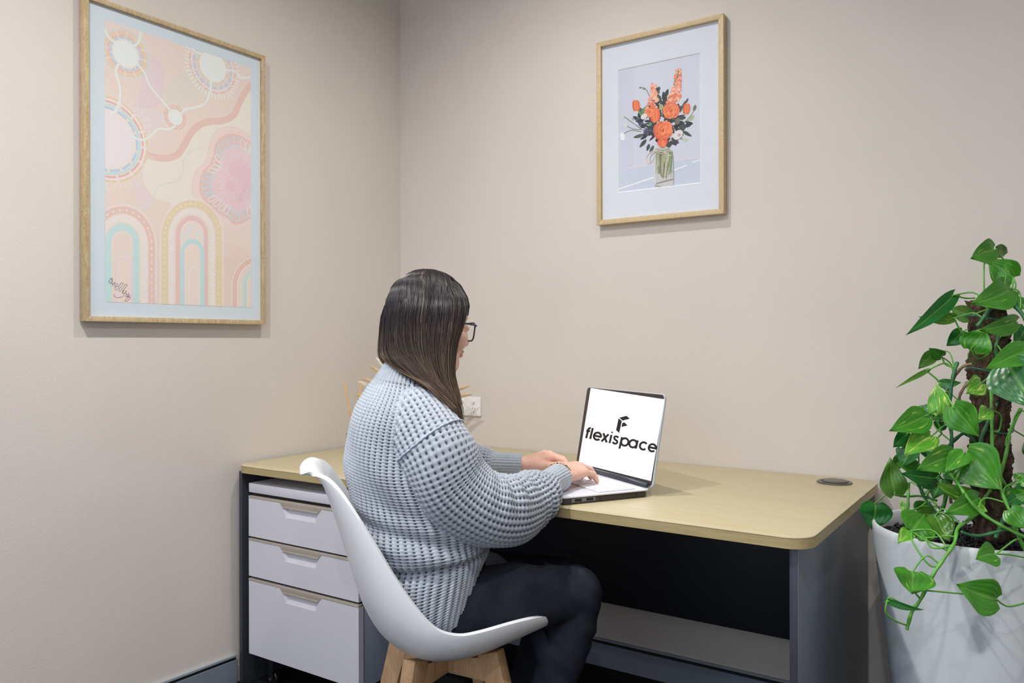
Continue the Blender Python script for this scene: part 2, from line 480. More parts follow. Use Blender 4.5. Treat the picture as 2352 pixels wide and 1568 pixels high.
# ---- large pastel print on the left wall (local frame of the turned wall)
ca, sa = math.cos(LWA), math.sin(LWA)
LYC, LZ0 = -1.0055, 1.192
lp_loc = (-LYC*sa, LYC*ca, LZ0)
lp = thing('framed_print', 'large oak framed pastel pink print of dotted circles and arches on the left wall', 'picture', lp_loc, LWA)
LN = np.array([ca, sa, 0.0])
def lmap(px, py, x=.0205):
    p = ray_plane(px, py, LN*x, LN)
    return (-p[0]*sa+p[1]*ca-LYC, p[2]-LZ0)
lplace = lambda a, b, d: (.0205+d, a, b)
lpl2 = lambda a, b, d: (d, a, b)
frame_rails(lp, lpl2, -.3055, .3055, 0, .916, .0145, .004, .031, M['oak_frame'])
LR = (-.2415, .2535, .0567, .8637)
make('backing', MB().box(.004, .018, -.293, .293, .0125, .9035), M['mat_core'], lp)
make('mat_sheet', MB().box(.018, .0203, -.291, .291, .0145, .9015), M['mat_board'], lp)
P = Paint(lmap, LR, lplace); P.wash = .2
c1 = lambda x, y: (150+x/3.92, y/3.92)
c2 = lambda x, y: (150+x/3.92, 380+y/3.92)
K = 1/3.92*.00138     # metres per enlarged pixel on this sheet
PEACH, PINK, CREAM, SALM = (236,212,200), (232,208,210), (238,228,214), (232,190,178)
TEAL, BLUE, OCH, WHT = (190,224,222), (178,206,232), (232,204,164), (240,238,236)
P.layer(); P.plane_poly([(LR[0],LR[2]),(LR[1],LR[2]),(LR[1],LR[3]),(LR[0],LR[3])], PEACH)
P.poly([c1(700,470),c1(860,560),c1(900,760),c1(860,930),c1(740,990),c1(620,980),c1(680,760)], (230,206,210), 40)
P.poly([c1(900,800),c1(1040,640),c1(1180,640),c1(1330,860),c1(1180,930),c1(980,960),c1(880,930)], (226,214,198), 40)
P.poly([c1(560,980),c1(840,1000),c1(900,1100),c1(760,1170),c1(600,1120)], (232,214,214), 40)
# cream ground under the river
P.poly([c1(760,1420),c1(1000,1400),c1(1080,1300),c1(1200,1120),c1(1420,1085),c1(1560,950),c1(1690,800),c1(1700,1700),c1(1600,2000),c1(1000,2000),c1(800,1800),c1(700,1600)], CREAM, 60)
P.poly([c2(370,120),c2(620,90),c2(720,180),c2(800,290),c2(960,350),c2(900,500),c2(700,460),c2(370,340)], (236,214,200), 50)
P.poly([c2(600,120),c2(700,170),c2(790,310),c2(700,400),c2(640,300)], (234,212,212), 30)
P.poly([c2(1390,720),c2(1500,700),c2(1600,740),c2(1680,820),c2(1680,1280),c2(1400,1280)], (234,206,194))
P.stroke([c1(680,1340),c1(760,1400),c1(900,1425),c1(1010,1390),c1(1080,1290),c1(1130,1200),c1(1210,1125),c1(1300,1095),c1(1420,1085),c1(1520,1030),c1(1580,900),c1(1640,800),c1(1700,750)], .021, SALM, 60)
def roundel(x, y, r, bands, fill):
    px, py = c1(x, y)
    for r0, r1, col, n, gap in bands: P.ring(px, py, r0*K, r1*K, col, n, gap)
    P.disc(px, py, r*K, fill, 40)
HOL = (232,238,234)
roundel(545,485,108,[(150,190,(240,216,202),48,None),(188,202,TEAL,60,(2,1)),(165,186,OCH,60,(5,4)),(140,160,SALM,60,(5,4)),(122,137,BLUE,60,(4,3)),(110,118,WHT,60,(2,1))], HOL)
for rr in (212,226,240): P.dots_ring(*c1(545,485), rr*K, 60, 3*K, WHT)
roundel(1330,600,140,[(150,240,(238,214,206),60,None),(225,240,SALM,70,(4,3)),(208,222,WHT,70,(2,1)),(190,206,BLUE,70,(4,3)),(175,188,(236,190,188),70,(4,3)),(158,172,TEAL,70,(3,2)),(142,154,OCH,60,(5,4)),(245,290,WHT,150,(3,1))], HOL)
roundel(990,1055,68,[(70,108,(236,206,192),50,None),(94,108,SALM,56,(5,4)),(74,88,SALM,56,(5,4))], HOL)
for rr in (116,128): P.dots_ring(*c1(990,1055), rr*K, 44, 4*K, WHT)
roundel(375,1250,222,[(222,350,(240,222,214),70,None),(335,350,OCH,90,(6,5)),(318,328,WHT,110,(2,1)),(298,316,(230,172,172),90,(6,5)),(272,290,TEAL,70,None),(246,266,BLUE,72,(5,4)),(226,236,WHT,110,(2,1))], (238,228,230))
P.loops(*c1(375,1250), 352*K, 425*K, 46, 3.2*K, WHT)
for path in ([(480,570),(455,650),(490,780),(490,900),(455,990),(410,1030)], [(640,570),(710,650),(760,770),(850,880),(940,990)],
             [(1310,730),(1300,830),(1260,930),(1160,970),(1080,985),(1040,1030)], [(990,1130),(930,1165),(840,1160),(760,1230),(680,1260),(600,1225)],
             [(335,195),(380,320),(470,400)], [(680,260),(665,370),(610,420)], [(1440,630),(1520,640),(1590,700),(1700,685)], [(1130,430),(1180,470),(1240,490)]):
    P.stroke([c1(*q) for q in path], 19*K, HOL, 30)
for x, y, r in ((917,433,55),(917,433,20),(842,380,12),(1007,545,22),(775,655,25),(715,915,70),(715,915,30),(715,915,10),(978,740,65),(978,740,30),(1118,853,53),(1027,858,22),(620,780,25),(690,793,14),(1362,985,50),(1362,985,22),(926,1260,52),(926,1260,14),(1020,1265,20),(395,220,28),(1610,640,30),(787,720,12),(1276,970,12),(1040,1217,12)):
    P.ring(*c1(x,y), (r-3)*K, r*K, (240,226,224), 28)
for x, y, a in ((833,535,80),(543,815,50),(388,748,130),(1505,890,85),(1495,970,75),(773,1100,110),(820,1320,120)):
    t = math.radians(a); e = lambda d, o: c1(x+d*math.cos(t)-o*math.sin(t), y-d*math.sin(t)-o*math.cos(t))
    P.stroke([e(-20,0), e(20,0)], 3.5*K, HOL, 2); P.stroke([e(4,14), e(20,0), e(4,-14)], 3.5*K, HOL, 0)
# pink blossom at the right edge
BL = [(600,318),(576,310),(545,292),(510,292),(485,315),(478,345),(470,370),(450,390),(441,420),(443,450),(460,475),(490,500),(515,515),(535,532),(560,526),(580,515),(600,510)]
bc = np.array((560., 415.))
def blob(k): return [tuple(bc+(np.array(p)-bc)*k) for p in BL]
P.poly(blob(1.0), (232,200,190), 70); P.poly(blob(.985), (240,214,206), 70); P.dots(blob(.992), 130, 3*K, WHT)
P.poly(blob(.86), (234,192,182), 70); P.poly(blob(.66), (236,202,206), 70); P.poly(blob(.4), (236,194,206), 70)
bl = catmull(blob(.80), 30); bi = catmull(blob(.60), 30)
for i in range(30):
    m_ = (bl[i]+bi[i])/2; q = bl[(i+1)%30]-bl[i]; q = q/(np.linalg.norm(q)+1e-9)*5.2
    P.stroke([tuple(bi[i]-q*.5), tuple(m_*.4+bl[i]*.6-q), tuple(bl[i]), tuple(m_*.4+bl[i]*.6+q), tuple(bi[i]+q*.5)], 9*K, (192,218,232) if i % 9 > 3 else (226,232,230), 10)
for fx, fy, r in ((530,428,30),(577,362,26),(580,455,26)):
    P.loops(fx, fy, r*.45*.00138, r*.00138, 12, 3.5*K, WHT)
P.dots([c2(700,395),c2(790,350),c2(800,260),c2(850,180),c2(1000,140),c2(1060,60),c1(1060,1480),c1(1110,1370),c1(1240,1320)], 60, 5*K, (200,222,224))
# arches
def arch_path(cx, w, topy, bottom=1300, k=1.22, n=26):
    if w < 2: w = 2
    cy = topy+w*k
    q = 14 if n < 60 else 70
    pts = [c2(cx-w, bottom-(bottom-cy)*i/q) for i in range(q)]
    pts += [c2(cx-w*math.cos(math.pi*i/n), cy-w*k*math.sin(math.pi*i/n)) for i in range(n+1)]
    pts += [c2(cx+w, cy+(bottom-cy)*(i+1)/q) for i in range(q)]
    return pts
def band(cx, w, topy, i0, i1, col, gap=None, k=1.22, n=26):
    P.strip(arch_path(cx, w-i0, topy+i0*k*.9, k=k, n=n), arch_path(cx, w-i1, topy+i1*k*.9, k=k, n=n), col, True, gap)
def solid(cx, w, topy, col, k=1.22):
    P.poly(arch_path(cx, w, topy, k=k), col)
def adots(cx, w, topy, i, num, rd, col, k=1.22):
    P.dots(arch_path(cx, w-i, topy+i*k*.9, k=k), num, rd*K, col)
# left arch
solid(510,312,350,(240,216,206)); band(510,312,350,16,74,(232,192,182)); adots(510,312,350,2,110,5.5,WHT); adots(510,312,350,46,34,11,(240,222,202)); adots(510,312,350,46,69,4,(240,222,202))
band(510,312,350,84,140,WHT,(2,1),n=120); adots(510,312,350,150,90,5,(222,230,214)); band(510,312,350,156,214,TEAL); solid(510,92,600,(234,212,204)) if False else None
solid(510,94,610,(236,212,202)); P.stroke(arch_path(510,88,606), 3*K, WHT, 0)
solid(510,90,750,(238,216,204)); adots(525,106,790,0,40,8,(200,224,226)); band(525,78,826,0,22,(236,208,214)); adots(525,60,850,0,44,4,WHT)
# middle arch
solid(1138,286,298,(240,218,206)); band(1138,286,298,14,72,(232,208,170)); adots(1138,286,298,2,100,6.5,WHT); adots(1138,286,298,42,44,11,(238,222,180))
band(1138,286,298,80,122,WHT,(2,1),n=130); adots(1138,286,298,132,92,6,(230,232,210)); band(1138,286,298,140,182,(234,190,188)); P.stroke(arch_path(1145,98,505), 4*K, WHT, 0)
for ux, uy, uw, uh in ((1140,600,34,70),(1070,640,24,50),(1212,640,24,50)):
    P.stroke([c2(ux-uw+8,uy+uh), c2(ux-uw,uy), c2(ux,uy-uh*.9), c2(ux+uw,uy), c2(ux+uw-8,uy+uh)], 12*K, (206,230,230), 16)
band(1145,108,664,0,34,(180,222,228)); adots(1145,108,664,16,70,3.5,(214,236,236)); adots(1155,58,890,0,36,6,(208,226,224)); P.stroke(arch_path(1157,44,916), 7*K, WHT, 0)
# right arch
solid(1720,224,818,(238,214,202)); adots(1720,224,818,2,84,4.5,WHT); band(1720,224,818,12,48,(230,184,168)); adots(1720,224,818,30,60,5,(240,222,202)); adots(1720,224,818,54,80,5,WHT)
adots(1720,224,818,84,50,8,(200,224,226)); band(1720,224,818,104,138,(190,222,212)); P.stroke(arch_path(1720,80,965), 4*K, WHT, 0); adots(1720,60,1040,0,40,6,(206,226,210))
# handwritten signature
P.wash = 0.0; INK = (96,74,100)
for st in ([(388,1055),(405,1025),(425,1015),(418,1050),(400,1062)], [(405,1012),(428,1060),(420,1085)], [(395,1045),(425,1070),(450,1050),(440,1085),(470,1090),(465,1062),(445,1110),(470,1115)],
           [(470,1110),(500,1060),(520,1065),(480,1120),(500,1125),(540,1070),(555,1080),(510,1140),(530,1150)], [(530,1120),(515,1150),(540,1145),(548,1125),(520,1175),(470,1190),(435,1175),(445,1160)],
           [(545,1190),(550,1150),(558,1185),(568,1150),(572,1190)], [(590,1170),(560,1185),(585,1190),(555,1220),(535,1215),(560,1195)]):
    P.stroke([c2(*q) for q in st], 3.6*K, INK, 26)
make('art_print', P.mb, M['print'], lp)
make('glass_pane', MB().box(.0245, .0258, -.291, .291, .0145, .9015), M['pane'], lp)

# ---- flower photograph on the back wall
rp = thing('framed_photo', 'pale wood framed photo of orange flowers in a glass jar on the back wall', 'picture', (1.156, 0, 1.535))
rmap = lambda px, py: tuple(ray_plane(px, py, (0,-.0135,0), (0,1,0))[[0,2]])
rplace = lambda a, b, d: (a, -.0135-d, b)
frame_rails(rp, lambda a, b, d: (a, -d, b), .9306, 1.3817, 1.5353, 2.1677, .0165, .002, .030, M['ash_frame'])
make('backing', MB().box(.94, 1.372, -.0133, -.002, 1.545, 2.158), M['mat_core'], rp)
RR = (1.0077, 1.2987, 1.6448, 2.0607)
# window mount with bevelled opening
mo, mi, bv = (.944,1.368,1.549,2.154), RR, .0025
o4 = lambda r, y, e=0: [(r[0]-e,y,r[2]-e),(r[1]+e,y,r[2]-e),(r[1]+e,y,r[3]+e),(r[0]-e,y,r[3]+e)]
mt = MB().add(o4(mo,-.0165)+o4(mi,-.0165,bv), [(0,1,5,4),(1,2,6,5),(2,3,7,6),(3,0,4,7)])
mnt = make('window_mount', mt, M['mount_board'], rp)
make('bevel_edge', MB().add(o4(mi,-.0165,bv)+o4(mi,-.0139), [(0,1,5,4),(1,2,6,5),(2,3,7,6),(3,0,4,7)]), M['mat_core'], mnt)
Q = Paint(rmap, (RR[0]-.003,RR[1]+.003,RR[2]-.003,RR[3]+.003), rplace)
q3 = lambda x, y: (1340+x/2.9028, 10+y/2.9028)
KR = 1/2.9028*.00156
Q.layer(); Q.plane_poly([(RR[0]-.003,RR[2]-.003),(RR[1]+.003,RR[2]-.003),(RR[1]+.003,RR[3]+.003),(RR[0]-.003,RR[3]+.003)], (212,214,228))
Q.poly([q3(225,320),q3(340,320),q3(330,1300),q3(225,1300)], (208,209,224))
Q.poly([q3(225,1130),q3(300,1085),q3(500,1060),q3(790,1005),q3(790,1300),q3(225,1300)], (204,210,228))
Q.poly([q3(225,1120),q3(300,1083),q3(790,1003),q3(790,1018),q3(300,1095)], (222,214,224))
Q.poly([q3(230,1228),q3(460,1150),q3(690,1068),q3(690,1076),q3(460,1162),q3(232,1236)], (240,240,244))
Q.poly([q3(720,1050),q3(790,1028),q3(790,1036),q3(730,1056)], (236,238,244))
# jar
Q.poly([q3(478,965),q3(500,955),q3(560,955),q3(592,975),q3(603,1010),q3(606,1190),q3(600,1210),q3(540,1222),q3(485,1222),q3(473,1195),q3(470,1030)], (186,192,192), 40)
Q.poly([q3(478,1130),q3(602,1120),q3(602,1190),q3(595,1208),q3(540,1218),q3(488,1218),q3(478,1195)], (204,200,202), 24)
for i in range(26):
    x = 488+i*4.2; xb = 540+(x-540)*.85+rnd.uniform(-22,22)
    Q.stroke([q3(x,985+rnd.uniform(-8,8)), q3((x+xb)/2+rnd.uniform(-6,6),1070), q3(xb,1130+rnd.uniform(-20,35))], rnd.uniform(5,13)*KR, rnd.choice([(150,160,120),(120,134,96),(176,176,146),(96,92,72),(134,120,100),(190,188,166)]), 10)
Q.stroke([q3(476,1000),q3(474,1100),q3(478,1195)], 5*KR, (226,230,230), 12); Q.stroke([q3(600,1010),q3(602,1100),q3(602,1195)], 5*KR, (150,156,154), 12)
Q.stroke([q3(486,1195),q3(540,1180),q3(600,1165)], 8*KR, (150,130,130), 12); Q.stroke([q3(480,1208),q3(540,1220),q3(600,1206)], 6*KR, (140,146,146), 12)
# thin side stems with buds
GRN, DGR, NAVY = (96,124,84), (54,70,62), (52,56,72)
for st in ([(390,835),(330,790),(265,745)], [(390,835),(330,830),(285,808)], [(388,850),(320,840),(268,862)], [(660,800),(710,750),(742,700)], [(660,790),(700,775),(730,755)], [(560,900),(640,895),(680,905)], [(470,690),(420,570),(375,555)]):
    Q.stroke([q3(*p) for p in st], 4.5*KR, GRN, 14)
for x, y, r, a, c in ((262,748,15,.3,(206,216,190)),(282,806,14,.2,(220,226,208)),(260,880,27,.2,(240,240,242)),(742,690,18,-.3,(108,120,96)),(722,758,20,-.8,(176,186,140)),(680,905,18,1.5,(196,206,182)),(330,765,10,.6,(160,176,140)),(380,556,9,1.2,(98,124,92)),(405,563,10,1.2,(120,140,100))):
    Q.disc(*q3(x,y), r*KR, c, 14, ratio=.62, rot=a)
def leaf2(x, y, L, W, a, c):
    t = math.radians(a); e = lambda d, o: q3(x+d*math.cos(t)-o*math.sin(t), y-d*math.sin(t)-o*math.cos(t))
    Q.poly([e(0,0), e(L*.3,W*.45), e(L*.65,W*.4), e(L,0), e(L*.65,-W*.4), e(L*.3,-W*.45)], c, 18)
for i in range(120):   # dark foliage mass
    a = rnd.uniform(0, 360); r = rnd.uniform(10, 125)
    x = 540+r*1.15*math.cos(math.radians(a)); y = 790+r*1.05*math.sin(math.radians(a))
    leaf2(x, y, rnd.uniform(30,75), rnd.uniform(14,34), a*-1+rnd.uniform(-50,50), rnd.choice([(40,46,52),(52,60,60),(34,38,50),(62,74,66),(70,60,66),(46,42,56)]))
for x, y, L, W, a in ((540,650,70,30,95),(520,640,60,28,130),(545,620,60,26,70),(500,600,50,26,100),(400,735,55,34,120),(660,700,60,22,70),(680,660,40,14,60),(640,840,60,40,40),(420,900,70,26,230),(470,940,60,22,240),(400,870,70,24,195),(440,930,50,22,250),(370,770,46,26,150),(375,760,44,24,95),(450,800,40,30,90)):
    leaf2(x, y, L, W, a, rnd.choice([(44,58,56),(58,74,68),(36,44,54),(74,92,76)]))
leaf2(392,738,62,40,62,(96,140,88)); Q.stroke([q3(365,705),q3(388,745)], 9*KR, (120,150,96), 4)
def cluster(path, n, w, cols, r0=9, r1=17):
    C_ = catmull(path, n)
    for i, p in enumerate(C_):
        k = w*(1-.6*(1-i/n))
        for _ in range(3):
            Q.disc(*q3(p[0]+rnd.uniform(-k,k), p[1]+rnd.uniform(-8,8)), rnd.uniform(r0,r1)*KR, rnd.choice(cols), 12, ratio=rnd.uniform(.55,.9), rot=rnd.uniform(0,3))
PCH = [(240,160,130),(246,184,150),(236,140,110),(250,200,168),(232,124,92),(240,170,160)]
cluster([(468,545),(470,590),(465,640),(455,690)], 16, 34, PCH); cluster([(635,445),(625,520),(600,590),(585,650)], 22, 26, PCH); cluster([(640,500),(635,570),(620,640)], 14, 18, PCH)
for x, y in ((634,450),(630,468),(626,485),(612,510),(606,535)): Q.disc(*q3(x,y), 8*KR, (110,140,100), 10, ratio=.6)
def tulip(x, y, r, a):
    for dx, c, k in ((-.35,(226,96,56),.62),(.35,(236,112,66),.62),(0,(246,134,84),.55)):
        Q.disc(*q3(x+dx*r,y), r*1.25*KR, c, 18, ratio=k*.75, rot=a)
    Q.stroke([q3(x,y-r*1.0), q3(x+r*.08,y), q3(x,y+r*.9)], 3*KR, (206,80,48), 6)
tulip(352,675,28,.1); tulip(688,697,26,-.1); tulip(478,738,36,0.)
def rose(x, y, r):
    for k in range(7):
        n = 9-k; rr = r*(1-k*.135)
        for j in range(n):
            t = 2*math.pi*(j+rnd.random()*.5)/n; d = rr*.48
            sh = rnd.uniform(-42,22)+k*2
            Q.disc(*q3(x+d*math.cos(t), y+d*.9*math.sin(t)), rr*.56*KR, (min(255,238+sh*.5), max(50,110+sh+k*4), max(30,66+sh*.8+k*3)), 16, ratio=rnd.uniform(.75,1), rot=t)
            if k < 5: Q.stroke([q3(x+rr*.95*math.cos(t-.4), y+rr*.85*math.sin(t-.4)), q3(x+rr*1.0*math.cos(t), y+rr*.9*math.sin(t)), q3(x+rr*.95*math.cos(t+.4), y+rr*.85*math.sin(t+.4))], 2.5*KR, (250,160,116), 6)
    Q.disc(*q3(x,y), r*.14*KR, (210,84,50), 10)
rose(585,710,56); rose(440,720,34); rose(532,840,66)
leaf2(505,900,64,52,-60,(240,112,70)); leaf2(545,890,60,46,-95,(228,92,58)); leaf2(530,905,50,30,-75,(246,136,90))
for x, y, r in ((632,870,34),(620,880,24),(405,748,22)): Q.disc(*q3(x,y), r*KR, rnd.choice([(236,226,226),(228,220,222)]), 16, ratio=.8, rot=rnd.uniform(0,3))
Q.disc(*q3(640,872), 10*KR, (196,160,150), 10)
for cx_, cy_, n_, L_ in ((425,845,46,34),(385,800,26,24),(365,770,18,20)):
    for j in range(n_):
        t = rnd.uniform(0,6.28); Q.stroke([q3(cx_,cy_), q3(cx_+L_*math.cos(t)*rnd.uniform(.6,1), cy_+L_*math.sin(t)*rnd.uniform(.6,1))], 3*KR, rnd.choice([(84,92,120),(58,64,88),(112,122,148),(46,50,70)]), 2)
for x, y, r, c in ((520,686,18,(176,176,120)),(628,780,20,(122,112,100)),(447,800,14,(100,140,110)),(505,560,10,(60,72,70)),(492,565,9,(48,56,60))): Q.disc(*q3(x,y), r*KR, c, 14, ratio=.8)
for st in ([(485,968),(530,985),(578,968)], [(480,982),(530,998),(580,980)], [(488,960),(530,972),(574,958)], [(482,975),(440,990),(418,1030),(430,1060),(455,1050),(480,1000)], [(484,980),(450,1010),(445,1050)], [(540,985),(550,1020),(540,1050)], [(545,985),(575,1010),(590,1005)]):
    Q.stroke([q3(*p) for p in st], 5*KR, rnd.choice([(222,206,186),(232,214,204),(206,188,160)]), 16)
make('photo_print', Q.mb, M['print'], rp)
make('glass_pane', MB().box(.944, 1.368, -.0238, -.0226, 1.549, 2.154), M['pane'], rp)

# ------------------------------------------------------------------ chair
M['shell'] = plain('chair_shell_white', (242, 243, 245), .36, 0, .45, noise=.01)
M['beech'] = wood('beech', (216, 178, 136), (188, 146, 104), (9, 9, 1.2), 7, .5, .45)
M['spacer'] = plain('brown_spacer', (74, 50, 44), .5)
OB = np.array([.95, -1.05, 0.0])
_a = math.radians(50); CF = np.array([math.cos(_a), math.sin(_a), 0]); CR = np.array([math.sin(_a), -math.cos(_a), 0])
ZV = np.array([0, 0, 1.0])
cfr = lambda f, l, z: OB+CF*f+CR*l+ZV*z
CC = cfr(.10, 0, 0)
chair = thing('shell_chair', 'white moulded shell chair on splayed beech legs pulled up to the desk', 'chair', tuple(CC))
ST = np.array([  # centre f,z | rim f,z,half width
 (.318,.462,.302,.498,.170),(.290,.455,.274,.513,.197),(.215,.432,.207,.514,.219),(.135,.410,.126,.504,.228),(.06,.405,.078,.503,.229),
 (0.0,.418,.031,.522,.226),(-.055,.455,-.014,.574,.216),(-.092,.512,-.058,.642,.203),(-.118,.585,-.102,.718,.188),(-.145,.675,-.155,.801,.167),
 (-.170,.755,-.182,.832,.150),(-.189,.810,-.200,.841,.130),(-.205,.836,-.213,.844,.118),(-.220,.846,-.224,.842,.101),(-.232,.843,-.233,.837,.076),(-.239,.834,-.239,.831,.038)])
S2 = catmull(ST, 70); NV = 41
g = []
for cf_, cz_, rf_, rz_, w_ in S2:
    for j in range(NV):
        v = -1+2*j/(NV-1); q = abs(v)**2.4
        g.append(cfr(cf_+(rf_-cf_)*q, w_*math.sin(v*math.pi/2*.93)/math.sin(math.pi/2*.93), cz_+(rz_-cz_)*q))
fc = [(i*NV+j, i*NV+j+1, (i+1)*NV+j+1, (i+1)*NV+j) for i in range(len(S2)-1) for j in range(NV-1)]
sh = make('shell', MB().add(g, fc), M['shell'], chair, smooth=True)
md = sh.modifiers.new('thick', 'SOLIDIFY'); md.thickness = .0105; md.offset = 0
md = sh.modifiers.new('round', 'BEVEL'); md.width = .0042; md.segments = 4; md.limit_method = 'ANGLE'; md.angle_limit = 1.0
# beech undercarriage: four splayed legs halved into crossed rails
def beam(name, pts, w, mat, par):
    """flat timber: outline pts (radial r, z) in the vertical plane of direction e, thickness w"""
    return pts
for k, ang in enumerate((45, -45, -135, 135)):
    t = _a+math.radians(ang); e = np.array([math.cos(t), math.sin(t), 0]); m = np.array([-e[1], e[0], 0])
    def slab(pts, w, name, par=chair):
        v = [CC+e*r+ZV*z+m*w/2 for r, z in pts]+[CC+e*r+ZV*z-m*w/2 for r, z in pts]; n = len(pts)
        return make(name, MB().add(v, [tuple(range(n)), tuple(range(2*n-1,n-1,-1))]+[(i,(i+1)%n,n+(i+1)%n,n+i) for i in range(n)]), M['beech'], par, bevel=.003)
    slab([(.098,.395),(.152,.412),(.262,0),(.232,0)], .034, 'leg')
    slab([(.002,.388),(.118,.388),(.118,.335),(.002,.335)], .030, 'cross_rail')
    make('spacer', MB().lathe([(.001,.386),(.017,.386),(.017,.402),(.001,.402)], tuple(CC+e*.085), 16), M['spacer'], chair, auto=40)

# ------------------------------------------------------------------ laptop
M['lap_dark'] = plain('laptop_dark', (58, 52, 48), .4)
M['lap_deck'] = plain('laptop_deck', (222, 222, 232), .35, .1, noise=.01)
M['lap_silver'] = plain('laptop_silver', (206, 214, 222), .3, .4, noise=.01)
M['bezel'] = plain('bezel', (54, 46, 48), .35)
M['hinge'] = plain('hinge_bar', (52, 56, 66), .35)
M['key'] = plain('key_white', (232, 232, 236), .45, noise=.01)
M['key_cream'] = plain('key_cream', (226, 220, 196), .45, noise=.01)
M['keybed'] = plain('key_bed', (150, 150, 166), .5)
M['ink'] = plain('logo_black', (22, 20, 22), .6, noise=0)
_l = math.radians(59); LU = np.array([math.cos(_l), math.sin(_l), 0]); LL = np.array([-math.sin(_l), math.cos(_l), 0])
LBR = np.array([1.380, -.580, 0]); LW_, LD_ = .400, .272
lp3 = lambda a, b, z: LBR+LL*a-LU*b+ZV*z           # a: leftwards from the near corner, b: towards the sitter
lap = thing('laptop', 'open white and black laptop with a white logo screen on the desk', 'laptop', tuple(lp3(LW_/2, LD_/2, DZ)))
def plate(name, poly, z0, z1, mat, par, **kw):
    n = len(poly); v = [lp3(a,b,z0) for a,b in poly]+[lp3(a,b,z1) for a,b in poly]
    return make(name, MB().add(v, [tuple(range(n)), tuple(range(2*n-1,n-1,-1))]+[(i,(i+1)%n,n+(i+1)%n,n+i) for i in range(n)]), mat, par, **kw)
plate('base', rrect(.004, LW_-.004, .006, LD_-.004, .02), DZ+.0005, DZ+.0165, M['lap_dark'], lap, bevel=.003)
deck = plate('deck', rrect(0, LW_, .0, LD_, .022), DZ+.0165, DZ+.0205, M['lap_deck'], lap, bevel=.0016)
DKZ = DZ+.0205
plate('key_bed', rrect(.014, LW_-.014, .040, .152, .004), DKZ, DKZ+.0005, M['keybed'], deck)
plate('touchpad', rrect(.165, .275, .172, .245, .004), DKZ, DKZ+.0006, M['lap_silver'], deck, bevel=.0003)
_kv = [lp3(a,b,z)-lp3(0,0,0) for a,b,z in ((-.0086,-.0083,0),(.0086,-.0083,0),(.0086,.0083,0),(-.0086,.0083,0),(-.0074,-.0070,.0028),(.0074,-.0070,.0028),(.0074,.0070,.0028),(-.0074,.0070,.0028))]
kmesh = MB().add(_kv, [(3,2,1,0),(4,5,6,7),(0,1,5,4),(1,2,6,5),(2,3,7,6),(3,0,4,7)]).mesh('key'); fix_normals(kmesh)
kcream = kmesh.copy(); kmesh.materials.append(M['key']); kcream.materials.append(M['key_cream'])
for r_ in range(6):
    for c_ in range(19):
        if r_ == 5 and 9 <= c_ <= 13: continue
        o = bpy.data.objects.new('key', kcream if (r_, c_) in ((5,8),) else kmesh); COL.objects.link(o); o.parent = deck
        o.location = lp3(.0255+c_*.0194, .050+r_*.0184, DKZ+.0005)
plate('space_bar', rrect(.0255+8.55*.0194, .0255+13.45*.0194, .050+5*.0184-.0083, .050+5*.0184+.0083, .001), DKZ+.0005, DKZ+.0033, M['key'], deck, bevel=.0008)
# ports on the near side
def port(b0, b1, z0, z1, mat, out, name, par):
    return make(name, MB().add([lp3(a,b,z) for a in (-out,.006) for b in (b0,b1) for z in (z0,z1)], [(0,1,3,2),(4,6,7,5),(0,4,5,1),(2,3,7,6),(0,2,6,4),(1,5,7,3)]), mat, par)
M['port'] = plain('port_grey', (112,118,130), .4)
pp = port(.168, .236, DZ+.005, DZ+.0145, M['port'], -.0035, 'usb_panel', lap)
for b0 in (.174, .207): port(b0, b0+.020, DZ+.0065, DZ+.0125, M['black'], -.0030, 'usb_port', pp)
port(.154, .1545, DZ+.001, DZ+.0165, M['black'], -.0032, 'seam', lap); port(.045, .0455, DZ+.001, DZ+.0165, M['black'], -.0032, 'seam', lap)
# lid
tl = math.radians(10); LV = LU*math.sin(tl)+ZV*math.cos(tl); LNrm = -LU*math.cos(tl)+ZV*math.sin(tl)   # faces the sitter
LID0 = lp3(0, 0, DZ+.0225)
ld = lambda a, h, d: LID0+LL*a+LV*h+LNrm*d
def lidplate(name, poly, d0, d1, mat, par, **kw):
    n = len(poly); v = [ld(a,h,d0) for a,h in poly]+[ld(a,h,d1) for a,h in poly]
    return make(name, MB().add(v, [tuple(range(n)), tuple(range(2*n-1,n-1,-1))]+[(i,(i+1)%n,n+(i+1)%n,n+i) for i in range(n)]), mat, par, **kw)
lid = lidplate('lid', rrect(0, LW_, 0, .246, .014), -.007, -.0002, M['lap_silver'], lap, bevel=.002)
lidplate('bezel', rrect(.0035, LW_-.003, .002, .243, .011), -.0002, .0006, M['bezel'], lid, bevel=.0003)
make('hinge_bar', MB().tube([ld(.02,.004,.002), ld(LW_-.02,.004,.002)], .0072, 14), M['hinge'], lap, smooth=True)
scr = NT('screen_white'); scr.base((.9,.9,.9), .4, 0, .2)
scr.b.inputs['Emission Color'].default_value = (1,1,1,1); scr.b.inputs['Emission Strength'].default_value = .82
def lidmap(px, py):
    q = ray_plane(px, py, ld(0,0,.0009), LNrm)-LID0
    return (-float(q @ LL), float(q @ LV))
lidplace = lambda a, b, d: ld(-a, b, .0009+d)
SQ = [lidmap(*p) for p in ((1357,891),(1526,917),(1495,1104),(1329,1063))]
screen = make('screen', MB().add([lidplace(a,b,0) for a,b in SQ], [(0,1,2,3)]), scr.m, lid)
LG = Paint(lidmap, (-9,9,-9,9), lambda a,b,d: lidplace(a,b,.00025+d))
z5 = lambda x, y: (1140+x/4.9, 860+y/4.9)
for pl in ([(1376,489),(1414,521),(1385,659),(1347,625)], [(1383,484),(1467,462),(1505,497),(1421,519)], [(1417,545),(1441,535),(1480,573),(1407,591)]):
    LG.poly([z5(*p) for p in pl], (30,28,30))
